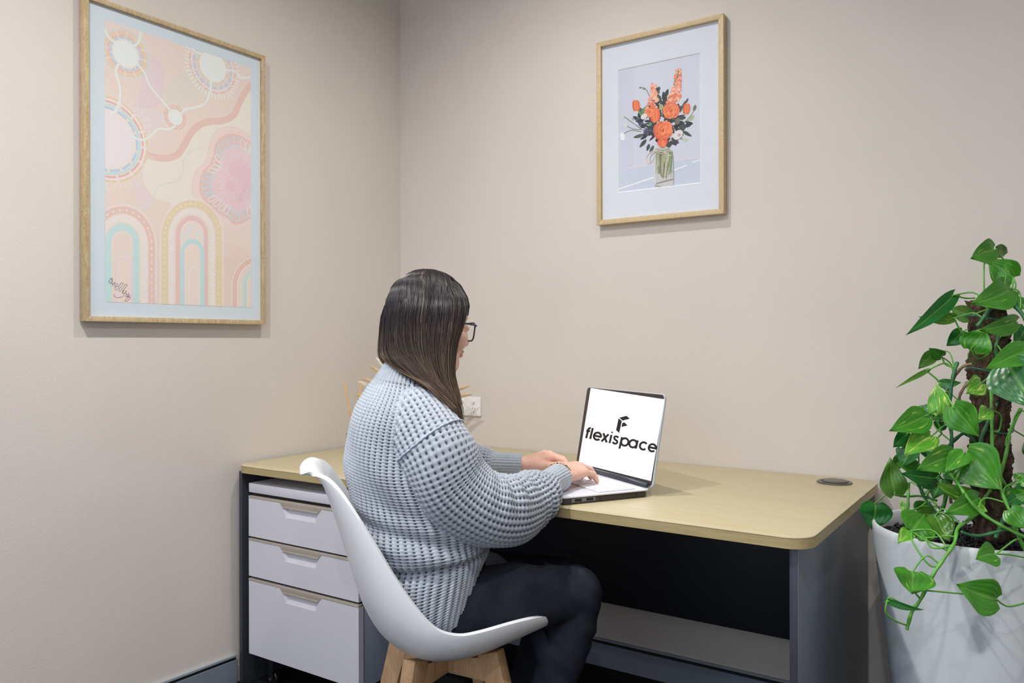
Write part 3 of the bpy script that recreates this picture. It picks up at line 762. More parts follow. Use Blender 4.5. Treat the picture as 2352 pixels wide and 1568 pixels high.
lt = lambda x, y: z5(995+x*93.2+y*22.5, 713+x*19.6-y*95)      # lettering units: x height = 1
SW = .2*93/4.9*.00108
def arc(cx, cy, r, a0, a1, n=18, ry=None): return [lt(cx+r*math.cos(math.radians(a0+(a1-a0)*i/n)), cy+(ry or r)*math.sin(math.radians(a0+(a1-a0)*i/n))) for i in range(n+1)]
def S(pts, w=5.2):
    P_ = np.array(pts, float); T_ = np.gradient(P_, axis=0); T_ /= np.linalg.norm(T_,axis=1)[:,None]+1e-9; N_ = np.c_[-T_[:,1],T_[:,0]]*w/2
    LG.strip(P_+N_, P_-N_, (30,28,30))
S([lt(.18,0), lt(.18,.5), lt(.18,.98)]+arc(.42,1.0,.24,180,80,8)); S([lt(-.02,.88), lt(.46,.88)])
S([lt(.66,0), lt(.66,1.32)])
def ee(c):
    S(arc(c,.5,.42,0,322,26)); S([lt(c-.40,.5), lt(c+.50,.5)])
ee(1.42)
S([lt(2.02,0), lt(2.66,1.0)]); S([lt(2.02,1.0), lt(2.66,0)])
S([lt(3.0,0), lt(3.0,1.0)]); LG.poly([(lt(3.0,1.28)[0]+2.3*math.cos(q), lt(3.0,1.28)[1]+2.3*math.sin(q)) for q in np.arange(12)*math.pi/6], (30,28,30))
S([lt(3.86,.80), lt(3.76,.90), lt(3.60,.93), lt(3.44,.88), lt(3.38,.74), lt(3.46,.60), lt(3.62,.52), lt(3.80,.44), lt(3.88,.28), lt(3.80,.13), lt(3.62,.07), lt(3.44,.12), lt(3.34,.24)])
S([lt(4.28,-.38), lt(4.28,1.0)]); S(arc(4.72,.5,.43,0,360,26))
S(arc(5.72,.5,.43,0,360,26)); S([lt(6.17,0), lt(6.17,1.0)])
S(arc(6.98,.5,.42,40,320,22))
ee(8.05)
LG.mb.c = []; make('logo', LG.mb, M['ink'], screen)

# ------------------------------------------------------------------ person
PF, PR = CF, CR                       # the sitter faces the way the chair does
pf = lambda f, l, z: OB+PF*f+PR*l+ZV*z
person = thing('person', 'long brown haired person in a grey blue chunky sweater typing at the laptop', 'person', tuple(OB))

def quick_mesh(name, V, Fq, smooth=True):
    V = np.ascontiguousarray(V, np.float32).reshape(-1,3); Fq = np.ascontiguousarray(Fq, np.int32)
    k = Fq.shape[1]; me = bpy.data.meshes.new(name)
    me.vertices.add(len(V)); me.vertices.foreach_set('co', V.ravel())
    me.loops.add(Fq.size); me.loops.foreach_set('vertex_index', Fq.ravel())
    me.polygons.add(len(Fq)); me.polygons.foreach_set('loop_start', np.arange(0, Fq.size, k, dtype=np.int32))
    me.update(calc_edges=True); me.validate()
    if smooth: me.shade_smooth()
    return me
def grid_faces(n, m, closed=True):
    i, j = np.meshgrid(np.arange(n-1), np.arange(m if closed else m-1), indexing='ij'); k = (j+1) % m
    return np.stack([i*m+j, i*m+k, (i+1)*m+k, (i+1)*m+j], -1).reshape(-1,4)
def raw(name, me, mat, parent):
    o = bpy.data.objects.new(name, me); COL.objects.link(o); me.materials.append(mat)
    o.parent = parent; o.matrix_parent_inverse = PINV.get(parent.name, Matrix.Identity(4)); PINV[o.name] = Matrix.Identity(4)
    return o

SHP = np.array(g).reshape(len(S2), NV, 3)
_du = np.gradient(SHP, axis=1); _dv = np.gradient(SHP, axis=0); SHN = np.cross(_du, _dv); SHN /= np.linalg.norm(SHN,axis=-1,keepdims=True)
_in = cfr(.12, 0, .80)-SHP; SHN[(SHN*_in).sum(-1) < 0] *= -1
_k = np.zeros(SHP.shape[:2], bool); _k[3:-2, 3:-3] = True
SHPf, SHNf, SHK = SHP.reshape(-1,3)[::2], SHN.reshape(-1,3)[::2], _k.reshape(-1)[::2]
def shell_push(V, margin):
    """keep cloth inside the chair shell"""
    V = V.copy()
    for it in range(2):
        for s0 in range(0, len(V), 4000):
            q = V[s0:s0+4000]; d2 = ((q[:,None,:]-SHPf[None])**2).sum(-1); k = d2.argmin(1)
            d = ((q-SHPf[k])*SHNf[k]).sum(-1); m = (d < margin) & SHK[k] & (d2[np.arange(len(q)),k] < .09**2)
            q[m] += SHNf[k][m]*(margin-d[m])[:,None]; V[s0:s0+4000] = q
    return V
# ---- signed distance modelling of the continuous body
class SDF:
    def __init__(s, lo, hi, h):
        s.lo = np.array(lo, float); s.h = h; s.n = np.ceil((np.array(hi)-s.lo)/h).astype(int)+1
        s.d = np.full(s.n, 1.0, np.float32)
    def _reg(s, lo, hi):
        a = np.clip(np.floor((lo-s.lo)/s.h).astype(int), 0, s.n-1); b = np.clip(np.ceil((hi-s.lo)/s.h).astype(int)+1, 1, s.n)
        sl = tuple(slice(a[i], b[i]) for i in range(3))
        g = np.stack(np.meshgrid(*[s.lo[i]+s.h*np.arange(a[i], b[i]) for i in range(3)], indexing='ij'), -1)
        return sl, g
    def _mrg(s, sl, d, k):
        o = s.d[sl]
        if k <= 0: s.d[sl] = np.minimum(o, d); return
        hh = np.clip(.5+.5*(o-d)/k, 0, 1)
        s.d[sl] = o*(1-hh)+d*hh-k*hh*(1-hh)
    def cone(s, a, b, ra, rb, k=.01):
        a = np.array(a, float); b = np.array(b, float); R = max(ra, rb)+3*k+3*s.h
        sl, g = s._reg(np.minimum(a,b)-R, np.maximum(a,b)+R)
        ba = b-a; t = np.clip(((g-a) @ ba)/(ba @ ba+1e-12), 0, 1)
        d = np.linalg.norm(g-a-t[...,None]*ba, axis=-1)-(ra+(rb-ra)*t)
        s._mrg(sl, d.astype(np.float32), k)
    def chain(s, P, r, k=.01):
        for i in range(len(P)-1): s.cone(P[i], P[i+1], r[i], r[i+1], k)
    def ell(s, c, axes, r, k=.01):
        c = np.array(c, float); A = np.array(axes, float); r = np.array(r, float); R = max(r)+3*k+3*s.h
        sl, g = s._reg(c-R, c+R); q = (g-c) @ A.T
        k0 = np.linalg.norm(q/r, axis=-1); k1 = np.linalg.norm(q/(r*r), axis=-1)+1e-9
        s._mrg(sl, (k0*(k0-1)/k1).astype(np.float32), k)
    def mesh(s, name):
        """naive surface nets"""
        d = s.d; neg = d < 0; n = s.n-1
        cnt = np.zeros(n, np.int8); 
        for dx in (0,1):
            for dy in (0,1):
                for dz in (0,1): cnt += neg[dx:dx+n[0], dy:dy+n[1], dz:dz+n[2]]
        act = np.argwhere((cnt > 0) & (cnt < 8)); idx = -np.ones(n, np.int32); idx[tuple(act.T)] = np.arange(len(act))
        acc = np.zeros((len(act),3)); w = np.zeros(len(act))
        cor = [(x,y,z) for x in (0,1) for y in (0,1) for z in (0,1)]
        vals = {c: d[act[:,0]+c[0], act[:,1]+c[1], act[:,2]+c[2]] for c in cor}
        for c in cor:
            for ax in range(3):
                if c[ax]: continue
                e = list(c); e[ax] = 1; e = tuple(e); v0, v1 = vals[c], vals[e]
                m = (v0 < 0) != (v1 < 0); t = np.where(m, v0/(v0-v1+1e-12), 0)
                p = np.repeat(np.array(c, float)[None], len(act), 0); p[:,ax] += t
                acc[m] += p[m]; w[m] += 1
        V = s.lo+s.h*(act+acc/np.maximum(w,1)[:,None]); Fq = []
        for ax in range(3):
            b, c = (ax+1)%3, (ax+2)%3
            A = np.take(neg, range(0, s.n[ax]-1), ax); B = np.take(neg, range(1, s.n[ax]), ax)
            q = np.argwhere(A != B); q = q[(q[:,b] > 0) & (q[:,c] > 0) & (q[:,b] < n[b]) & (q[:,c] < n[c])]
            ob = np.zeros(3, int); ob[b] = 1; oc = np.zeros(3, int); oc[c] = 1
            f = np.stack([idx[tuple((q-o).T)] for o in (ob+oc, oc, 0*ob, ob)], -1)
            fl = neg[tuple(q.T)]; f[~fl] = f[~fl][:, ::-1]; Fq.append(f)
        return quick_mesh(name, V, np.concatenate(Fq))

# head frame
_h = math.radians(69); _p = math.radians(-9)
HF0 = np.array([math.cos(_h), math.sin(_h), 0]); HR = np.array([math.sin(_h), -math.cos(_h), 0])
HF = HF0*math.cos(_p)+ZV*math.sin(_p); HU = np.cross(HR, HF)
HC = pf(.063, 0, 1.176)
hp = lambda x, y, z: HC+HF*x+HR*y+HU*z
HA = np.array([HF, HR, HU])

# arms
R_SH, R_EL, R_WR = dep(985,985,1.765), dep(1178,1168,1.835), dep(1281,1095,2.06)
L_SH, L_EL, L_WR = pf(.0,-.17,.955), np.array([.815,-.73,.785]), dep(1197,1068,2.235)
body = SDF((.62,-1.42,.02), (1.52,-.38,1.34), .0036)
body.chain([pf(.02,0,.52), pf(.02,0,.66), pf(.0,0,.80), pf(.0,0,.93), pf(.005,0,1.0)], [.105,.09,.10,.10,.052], .03)
for sg in (-1, 1):
    body.chain([pf(.0,sg*.02,.955), pf(0,sg*.14,.93)], [.055,.045], .03)
    body.cone(pf(.03,sg*.06,.535), pf(.05,sg*.09,.515), .085, .075, .03)
body.chain([R_SH, dep(1030,1075,1.765), dep(1100,1140,1.79), R_EL, R_WR], [.040,.040,.037,.031,.025], .01)
body.chain([L_SH, L_EL, L_WR], [.038,.028,.0235], .01)
K_R, K_L = dep(1322,1362,1.93), dep(1285,1335,2.115)
A_R, A_L = dep(1225,1690,1.90), dep(1180,1680,2.05)
body.chain([pf(.04,.09,.512), K_R, dep(1290,1500,1.925), A_R], [.07,.048,.04,.034], .01)
body.chain([pf(.04,-.09,.512), K_L, A_L], [.07,.048,.034], .01)
for A_, yw in ((A_R, 48), (A_L, 60)):
    t_ = math.radians(yw); e_ = np.array([math.cos(t_), math.sin(t_), 0])
    body.chain([A_, np.r_[(A_+e_*.04)[:2], .055], np.r_[(A_+e_*.15)[:2], .04]], [.034,.034,.03], .01)
# neck and head
body.chain([pf(.008,0,1.0), pf(.02,0,1.06), hp(-.012,0,-.05)], [.058,.05,.053], .02)
body.ell(hp(-.012,0,.034), HA, (.093,.074,.083), .012)
body.ell(hp(.026,0,-.03), HA, (.064,.060,.083), .02)
body.cone(hp(.058,-.012,-.093), hp(.058,.012,-.093), .022, .022, .02)
for sg in (-1, 1):
    body.cone(hp(.012,sg*.050,-.058), hp(.055,sg*.018,-.09), .016, .018, .02)      # jaw line
    body.ell(hp(.056,sg*.040,-.030), HA, (.027,.024,.026), .015)                    # cheek
    body.ell(hp(-.006,sg*.075,-.012), HA, (.016,.008,.029), .006)                   # ear
    body.ell(hp(.073,sg*.032,.000), HA, (.016,.017,.010), .004)                     # lids
body.ell(hp(.070,0,.026), HA, (.017,.046,.011), .014)                               # brow
body.chain([hp(.086,0,.010), hp(.097,0,-.012), hp(.105,0,-.030)], [.007,.008,.0095], .009)
for sg in (-1, 1): body.cone(hp(.100,sg*.009,-.034), hp(.096,sg*.010,-.034), .007, .007, .006)
body.ell(hp(.089,0,-.0545), HA, (.011,.021,.0058), .005); body.ell(hp(.088,0,-.0645), HA, (.011,.019,.0066), .004)

def hand(wr, yaw, side, z_tip, spread=1.0, pitch=8, curls=(18,52,66), sc=1.07):
    """side +1: right hand (thumb towards the left), fingers bent down on the keys"""
    t = math.radians(yaw); e = np.array([math.cos(t), math.sin(t), 0]); s_ = np.array([math.sin(t), -math.cos(t), 0])*side
    up = ZV; pt = math.radians(pitch); d = e*math.cos(pt)+up*math.sin(pt); nrm = up*math.cos(pt)-e*math.sin(pt)
    for i, (lat, fwd, segs, rr) in enumerate(((-.027,.078,(.040,.024,.018),.0088),(-.009,.084,(.044,.027,.019),.0090),(.010,.080,(.040,.026,.019),.0086),(.028,.071,(.032,.020,.017),.0078))):
        lat, fwd, rr = lat*sc, fwd*sc, rr*sc*.97; segs = [q*sc for q in segs]
        mcp = wr+d*fwd+s_*lat*spread+nrm*(.006-.011*(i==3)-.003*(i==0))
        body.cone(wr+s_*lat*.6+d*.006, mcp, .0170, .0125, .011)
        p = mcp; P_ = [p]
        for L_, c_ in zip(segs, curls):
            a_ = math.radians(c_+i*2); v = e*math.cos(a_)+s_*lat*2.5*math.cos(a_)-up*math.sin(a_); v /= np.linalg.norm(v)
            p = p+v*L_; P_.append(p)
        dz = z_tip+rr*.75-P_[-1][2]                        # let the fingertip rest on the keys
        for q in (1,2,3): P_[q] = P_[q]+ZV*dz*(q/3.)
        body.chain(P_, [rr*1.12, rr, rr*.93, rr*.80], .0026)
    th0 = wr+d*.022-s_*.022-nrm*.004; th1 = wr+d*.056-s_*.050-nrm*.014; th2 = th1+d*.034-s_*.008-ZV*.006; th3 = th2+d*.026+s_*.006-ZV*.006
    th3[2] = max(th3[2], z_tip+.009); th2[2] = max(th2[2], z_tip+.011)
    body.chain([wr+d*.010, th0, th1, th2, th3], [.018,.019,.0140,.0115,.0092], .006)
hand(R_WR, 82, 1, .7545, curls=(20,50,62), pitch=8)
hand(L_WR, 62, -1, .7545, curls=(24,56,70), pitch=12)

def skin_mat():
    t = NT('skin'); v = t.coords(); f = t.noise(v, 22, 3); f2 = t.noise(v, 160, 2)
    c = t.ramp(f, [(.3, lin((214,166,146))), (.7, lin((230,186,166)))])
    t.base(t.mix(.12, c, t.ramp(f2, [(.3, lin((204,140,128))), (.7, lin((236,196,176)))])), .5, 0, .4)
    t.b.inputs['Subsurface Weight'].default_value = .12; t.b.inputs['Subsurface Radius'].default_value = (.01,.004,.002)
    t.bump(f2, .1, .0008); return t.m
M['skin'] = skin_mat()
raw('body', body.mesh('body'), M['skin'], person)
M['eye'] = plain('eye_white', (232,228,224), .2); M['iris'] = plain('iris', (58,40,30), .2)
M['lip'] = plain('lip', (190,112,108), .4)
for sg in (-1, 1):
    e_ = make('eye', MB().sphere(hp(.074,sg*.032,.0), .0125, 14, 10), M['eye'], person, smooth=True)
    make('iris', MB().sphere(hp(.0835,sg*.0325,-.001), (.0045,.0045,.0045), 10, 8), M['iris'], e_, smooth=True)

# ---- jeans
jn = SDF((.60,-1.32,.04), (1.56,-.42,.74), .0055)
wob = lambda P: P
jn.chain([pf(.045,.085,.508), dep(1180,1376,1.865), K_R+ZV*.0], [.093,.079,.0640], .02)
jn.chain([K_R+ZV*.006, dep(1312,1425,1.93), dep(1292,1500,1.925), dep(1272,1570,1.92), A_R+ZV*.03], [.0625,.0625,.058,.050,.044], .004)
jn.chain([pf(.045,-.085,.508), (pf(.045,-.085,.508)+K_L)/2+ZV*.004, K_L], [.093,.080,.0640], .02)
jn.chain([K_L, dep(1240,1500,2.08), A_L+ZV*.03], [.062,.056,.044], .004)
jn.chain([pf(.0,-.06,.53), pf(.0,.06,.53)], [.105,.105], .03); jn.cone(pf(.01,0,.54), pf(.01,0,.66), .10, .095, .03)
jm = jn.mesh('jeans')
co = np.empty(len(jm.vertices)*3, np.float32); jm.vertices.foreach_get('co', co); co = co.reshape(-1,3)
nr = np.empty(len(jm.vertices)*3, np.float32); jm.vertices.foreach_get('normal', nr); nr = nr.reshape(-1,3)
# creases gathered behind the knee and at the hip
for kn, ax in ((K_R, 1), (K_L, 1)):
    q = co-kn; along = q @ PF; dist = np.linalg.norm(q-PF*.0, axis=1)
    fall = np.exp(-((dist-.05)/.075)**2)
    ph = (q @ (PF*.7+ZV*.7))*165+(q @ PR)*25+np.sin(co @ np.array([60,40,50]))*.8
    co += nr*(np.sin(ph)*.0016*fall)[:,None]
co += nr*(np.sin(co @ np.array([38,52,70]))*np.sin(co @ np.array([61,-33,28]))*.0016)[:,None]
co = shell_push(co, .008); jm.vertices.foreach_set('co', co.ravel()); jm.update()
def denim():
    t = NT('black_denim'); v = t.coords(); f = t.noise(v, 14, 4, .6); tw = t.n('ShaderNodeTexWave', wave_type='BANDS', bands_direction='DIAGONAL')
    tw.inputs['Scale'].default_value = 420; tw.inputs['Distortion'].default_value = 1.5; t.l(v, tw.inputs[0])
    c = t.ramp(f, [(.3, lin((24,27,34))), (.75, lin((48,52,64)))])
    t.base(t.mix(.25, c, t.ramp(tw.outputs[0], [(.2, lin((20,22,28))), (.8, lin((58,62,74)))])), .85, 0, .2)
    t.bump(tw.outputs[0], .25, .0008); return t.m
M['denim'] = denim()
jeans = raw('jeans', jm, M['denim'], person)
sm = [dep(x,y,t_) for x,y,t_ in ((1075,1352,1.79),(1140,1352,1.795),(1210,1350,1.815),(1280,1352,1.845),(1330,1362,1.868),(1360,1385,1.89))]
M['shoe'] = plain('black_shoe', (22,22,24), .5)
for A_, yw in ((A_R, 48), (A_L, 60)):
    t_ = math.radians(yw); e_ = np.array([math.cos(t_), math.sin(t_), 0]); s_ = np.array([-e_[1], e_[0], 0]); rings = []
    for x, w, h in ((-.06,.026,.075),(-.045,.034,.085),(0,.037,.09),(.05,.040,.075),(.10,.046,.060),(.15,.046,.050),(.19,.034,.040),(.205,.014,.025)):
        c_ = np.r_[(A_+e_*x)[:2], 0.002]; rings.append([c_+s_*w*math.cos(a)+ZV*max(0, h*(.5+.5*math.sin(a)) ) for a in np.linspace(0,2*math.pi,16,endpoint=False)])
    make('shoe', MB().loft(rings), M['shoe'], person, smooth=True)

# ---- chunky knit sweater
def knit_mat():
    t = NT('grey_blue_knit'); a = t.n('ShaderNodeVertexColor'); a.layer_name = 'col'
    v = t.coords(); f = t.noise(v, 900, 2, .6); g = t.noise(v, 60, 2)
    c = t.ramp(g, [(.3, lin((164,172,182))), (.7, lin((180,187,196)))])
    c = t.mix(.25, c, t.ramp(f, [(.3, lin((152,163,179))), (.7, lin((208,214,223)))]))
    c2 = t.mix(a.outputs[0], c, lin((36,44,62)))  # navy in the stitch holes: their shade painted into the colour
    t.base(c2, .95, 0, .1); t.bump(f, .5, .0012)
    t.b.inputs['Sheen Weight'].default_value = .25; t.b.inputs['Sheen Roughness'].default_value = .5
    return t.m
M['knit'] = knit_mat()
def knit(U, V):
    s_ = U-np.floor(U)-.5; w_ = V-np.floor(V)-.5
    ridge = np.cos(math.pi*s_)**2
    d_ = .5-np.abs(s_)
    st = .5+.5*np.cos(2*math.pi*(V-.75*np.abs(s_)*1.6))
    groove = np.exp(-(s_/.06)**2)
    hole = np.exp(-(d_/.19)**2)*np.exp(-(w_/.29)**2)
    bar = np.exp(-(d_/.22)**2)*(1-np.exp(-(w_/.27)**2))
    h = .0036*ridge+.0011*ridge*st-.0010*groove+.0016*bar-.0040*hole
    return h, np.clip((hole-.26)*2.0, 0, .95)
def rib(U, V):
    s_ = U-np.floor(U)-.5
    return .0032*np.cos(math.pi*s_)**2, 0*U
def surf(name, G, fun, ncol, rows, parent, closed=True, amp=1.0, taper=None):
    """G[n,m,3] smooth grid (rows along the knit columns); displace by the stitch pattern"""
    n, m = G.shape[:2]
    du = (np.roll(G,-1,1)-np.roll(G,1,1)); dv = np.gradient(G, axis=0)
    N = np.cross(du, dv); N /= np.linalg.norm(N, axis=-1, keepdims=True)+1e-12
    U = np.broadcast_to(np.arange(m)/m*ncol, (n,m)); L = np.cumsum(np.r_[0, np.linalg.norm(np.diff(G.mean(1),axis=0),axis=1)])
    V = np.broadcast_to((np.arange(n)/(n-1)*rows)[:,None], (n,m))
    h, hole = fun(U, V)
    if taper is not None: h = h*taper[:,None]
    D = G-N*(h*amp)[...,None]
    me = quick_mesh(name, D.reshape(-1,3), grid_faces(n, m, True)[:, ::-1])
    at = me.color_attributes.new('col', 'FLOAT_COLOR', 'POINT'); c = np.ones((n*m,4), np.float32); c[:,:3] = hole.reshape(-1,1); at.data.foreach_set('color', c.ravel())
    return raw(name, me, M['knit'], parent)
def interp_st(ST, n, m=None):
    S_ = catmull(ST, n*3); X = S_[:, :2] if m is None else S_[:, m]
    L = np.r_[0, np.cumsum(np.linalg.norm(np.diff(X,axis=0),axis=1))]
    t = np.linspace(0, L[-1], n)
    return np.stack([np.interp(t, L, S_[:,i]) for i in range(S_.shape[1])], 1), L[-1]
# torso stations: f, z, tilt(deg), a_front, a_back, b
TS = [(.030,.470,34,.150,.118,.196),(.034,.515,30,.152,.128,.200),(.040,.565,22,.150,.136,.201),(.048,.612,13,.146,.140,.199),(.054,.638,8,.134,.134,.188),
      (.052,.650,6,.151,.149,.208),(.048,.675,4,.158,.152,.213),(.038,.72,2,.150,.148,.209),(.018,.775,0,.142,.142,.207),(.0,.83,-2,.135,.136,.205),
      (-.002,.885,-4,.128,.131,.202),(.0,.93,-6,.120,.125,.200),(.006,.965,-8,.110,.117,.190),(.012,.995,-9,.097,.105,.168),(.016,1.016,-10,.087,.095,.140),(.018,1.031,-12,.079,.084,.104)]
T2, TL = interp_st(TS, 540)
th = np.linspace(0, 2*math.pi, 432, endpoint=False)
def ring_pts(f, z, tl, af, ab, b):
    t_ = np.radians(tl); Fv = PF[None]*np.cos(t_)+ZV[None]*np.sin(t_)
    c_, s_ = np.cos(th), np.sin(th); e = .88
    x = np.sign(c_)*np.abs(c_)**e*np.where(c_ > 0, af, ab); y = np.sign(s_)*np.abs(s_)**e*b
    return pf(f,0,z)[None]+x[:,None]*Fv+y[:,None]*PR[None]
G = np.stack([ring_pts(*r) for r in T2])
# soft folds: gathered above the waist, drag lines from the armpit
zz = G[...,2]; lat = (G-OB) @ PR; fo = (G-OB) @ PF
cen = pf(.02,0,0); rad = G-cen; rad[...,2] = 0; rad /= np.linalg.norm(rad,axis=-1,keepdims=True)
fold = .006*np.exp(-((zz-.70+.10*(fo))/.05)**2)*np.sin((zz+.22*fo)*95+lat*6)
fold += .005*np.exp(-((zz-.80)/.10)**2)*np.sin((zz*.8+fo*.9)*52+1.0)*np.clip(lat*5,0,1)
fold += .004*np.sin(zz*23+fo*14)*np.sin(lat*19+zz*7)
G = G+rad*(fold*np.clip((1.0-zz)/.1,0,1))[...,None]
_s = G[::8, ::8]; _d = (shell_push(_s.reshape(-1,3), .014)-_s.reshape(-1,3)).reshape(_s.shape)
_d = np.concatenate([_d, _d[:, :1]], 1); _i = np.minimum(np.arange(G.shape[0])/8., _d.shape[0]-1.001); _j = np.arange(G.shape[1])/8.
_i0, _j0 = _i.astype(int), _j.astype(int); _x, _y = (_i-_i0)[:,None,None], (_j-_j0)[None,:,None]
_i1 = np.minimum(_i0+1, _d.shape[0]-1)
G = G+(_d[_i0][:,_j0]*(1-_x)*(1-_y)+_d[_i1][:,_j0]*_x*(1-_y)+_d[_i0][:,_j0+1]*(1-_x)*_y+_d[_i1][:,_j0+1]*_x*_y)
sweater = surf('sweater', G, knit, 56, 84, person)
# collar: fine rib band
CS = [(.018,1.027,-12,.082,.087,.108),(.018,1.035,-13,.0785,.0825,.097),(.019,1.047,-15,.072,.075,.081),(.020,1.059,-17,.067,.069,.071),(.021,1.071,-18,.064,.066,.068),(.021,1.074,-18,.061,.063,.065),(.021,1.064,-18,.058,.060,.062)]
C2, _ = interp_st(CS, 36)
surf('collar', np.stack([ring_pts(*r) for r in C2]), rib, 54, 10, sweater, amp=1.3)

SLG = {}
def sleeve(pts, n, m, ncol, rows, name, fun=knit, amp=1.0, sag=1.0, wrinkle=1.0):
    A = np.array([list(p)+[r] for p, r in pts]); S_ = catmull(A, n*3)
    L = np.r_[0, np.cumsum(np.linalg.norm(np.diff(S_[:,:3],axis=0),axis=1))]; t = np.linspace(0, L[-1], n)
    S_ = np.stack([np.interp(t, L, S_[:,i]) for i in range(4)], 1)
    T = np.gradient(S_[:,:3], axis=0); T /= np.linalg.norm(T,axis=1)[:,None]
    N = np.cross(T[0], ZV); N /= np.linalg.norm(N); G = []
    a = np.linspace(0, 2*math.pi, m, endpoint=False)
    for i in range(n):
        N = N-T[i]*(N@T[i]); N /= np.linalg.norm(N); B = np.cross(T[i], N)
        G.append(S_[i,:3]+S_[i,3]*(np.cos(a)[:,None]*N-np.sin(a)[:,None]*B))
    G = np.array(G); c_ = S_[:,None,:3]; o = G-c_; u = o/np.linalg.norm(o,axis=-1,keepdims=True)
    s_ = np.linspace(0,1,n)[:,None]; dn = -u[...,2]
    fold = wrinkle*(.005*np.exp(-((s_-.68)/.13)**2)*np.sin(s_*75+u[...,2]*2.2)*np.clip(.35+u[...,2],0,1)
            +.0045*np.exp(-((s_-.88)/.07)**2)*np.sin(s_*120+u[...,0]*3)+.003*np.sin(s_*17+u[...,0]*4))
    G = G+u*(fold+sag*.008*np.clip(dn,0,1)**2*np.sin(math.pi*np.clip(s_,0,1)))[...,None]
    SLG[name+str(len(SLG))] = G
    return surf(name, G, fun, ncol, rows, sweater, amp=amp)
RS = [(dep(935,950,1.86),.058),(dep(964,972,1.80),.076),(dep(1000,1042,1.76),.083),(dep(1038,1112,1.765),.085),(dep(1102,1160,1.79),.081),(dep(1168,1168,1.835),.074),(dep(1224,1144,1.905),.061),(dep(1244,1124,1.948),.047),(dep(1253,1115,1.97),.037)]
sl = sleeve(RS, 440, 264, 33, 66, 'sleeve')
sleeve([(dep(1246,1120,1.955),.038),(dep(1254,1114,1.975),.0335),(dep(1268,1105,2.01),.0330),(dep(1284,1096,2.048),.0345),(dep(1286,1095,2.052),.0330),(dep(1282,1097,2.043),.031)], 40, 200, 30, 8, 'cuff', rib, .55, 0, 0)
LS = [(pf(0,-.11,.962),.066),(L_SH*1.0,.078),(np.array([.79,-.84,.85]),.080),(np.array([.815,-.735,.79]),.070),(np.array([.875,-.685,.784]),.052),(np.array([.918,-.665,.786]),.046),(np.array([.935,-.658,.786]),.036)]
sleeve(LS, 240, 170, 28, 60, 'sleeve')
sleeve([(np.array([.925,-.664,.786]),.038),(np.array([.948,-.654,.787]),.033),(L_WR-np.array([.016,.007,0]),.032),(L_WR+np.array([.0,.0,0]),.0325),(L_WR+np.array([.002,.001,0]),.031),(L_WR-np.array([.004,.002,0]),.029)], 40, 160, 26, 8, 'cuff', rib, .55, 0, 0)
# armhole and shoulder seams
M['seam'] = plain('seam_yarn', (176,188,204), .95, noise=.08, nscale=300)
def seam(P_, r=.0030): make('seam', MB().tube(P_, [r*(1+.25*math.sin(i*1.9)) for i in range(len(P_))], 8, caps=False), M['seam'], sweater, smooth=True)
def inside_torso(p):
    q = p-OB; f_, l_, z_ = q @ PF, q @ PR, p[...,2]
    fc, af, ab, b_ = [np.interp(z_, T2[:,1], T2[:,k]) for k in (0,3,4,5)]
    return (np.abs((f_-fc)/np.where(f_ > fc, af, ab))**2.2+np.abs(l_/b_)**2.2) < 1.0
for key in [k for k in SLG if k.startswith('sleeve')]:
    Gs = SLG[key]; ins = inside_torso(Gs); nrow = Gs.shape[0]
    idx = np.array([int(np.max(np.nonzero(ins[:nrow//3,j])[0])) if ins[:nrow//3,j].any() else 0 for j in range(Gs.shape[1])]).astype(float)
    for _ in range(60): idx = .5*idx+.25*(np.roll(idx,1)+np.roll(idx,-1))
    P_ = []
    for j in range(0, Gs.shape[1], 2):
        k = int(idx[j])+3; c = Gs[k].mean(0); o = Gs[k,j]-c; P_.append(c+o*(1+.0045/np.linalg.norm(o)))
    k = int(nrow*.235); c = Gs[k].mean(0); sk = [Gs[int(k+9*math.cos(2*math.pi*j/Gs.shape[1])), j] for j in range(0, Gs.shape[1], 2)]
    sk = [p+(p-c)/np.linalg.norm(p-c)*.0042 for p in sk]; seam(sk+[sk[0]], .0024)
jr = int(432*.25*1.10); sh_l = [i for i in range(len(T2)) if .955 < T2[i,1] < 1.045]
seam([G[i, jr]+np.array([0,0,.004]) for i in sh_l[::3]], .0020)

# ---- hair
gn = [[(1040,640,1.935),(1073,690,1.872),(1067,738,1.850),(1050,790,1.836),(1042,855,1.822),(1054,918,1.802),(1061,985,1.785)],
      [(1014,628,1.94),(1040,684,1.842),(1038,745,1.822),(1028,806,1.812),(1030,868,1.800),(1048,925,1.788),(1060,978,1.780)],
      [(988,622,1.945),(990,684,1.836),(985,748,1.816),(985,808,1.806),(1000,862,1.792),(1035,918,1.778),(1058,972,1.775)],
      [(968,623,1.95),(940,684,1.842),(930,752,1.824),(940,810,1.812),(975,860,1.790),(1020,905,1.775),(1056,964,1.772)],
      [(950,627,1.95),(905,692,1.874),(895,762,1.864),(902,815,1.846),(940,852,1.812),(1000,893,1.780),(1052,956,1.772)],
      [(938,634,1.955),(886,706,1.930),(876,778,1.930),(876,818,1.915),(908,846,1.862),(975,882,1.795),(1048,950,1.775)],
      [(940,631,1.935),(888,706,1.975),(876,778,1.985),(878,822,1.985),(890,842,1.99),(905,860,2.00),(930,880,2.01)],
      [(965,624,1.925),(930,690,2.010),(930,770,2.030),(940,850,2.04),(955,900,2.05),(960,930,2.05),(965,950,2.05)],
      [(1005,626,1.92),(1035,680,1.995),(1030,745,2.020),(1025,815,2.03),(1025,870,2.03),(1030,920,2.02),(1030,960,2.02)],
      [(1038,641,1.91),(1066,690,1.945),(1058,742,1.985),(1046,795,2.005),(1040,855,2.01),(1042,905,2.005),(1044,950,2.00)]]
GD = np.array([[dep(*p) for p in s_] for s_ in gn])
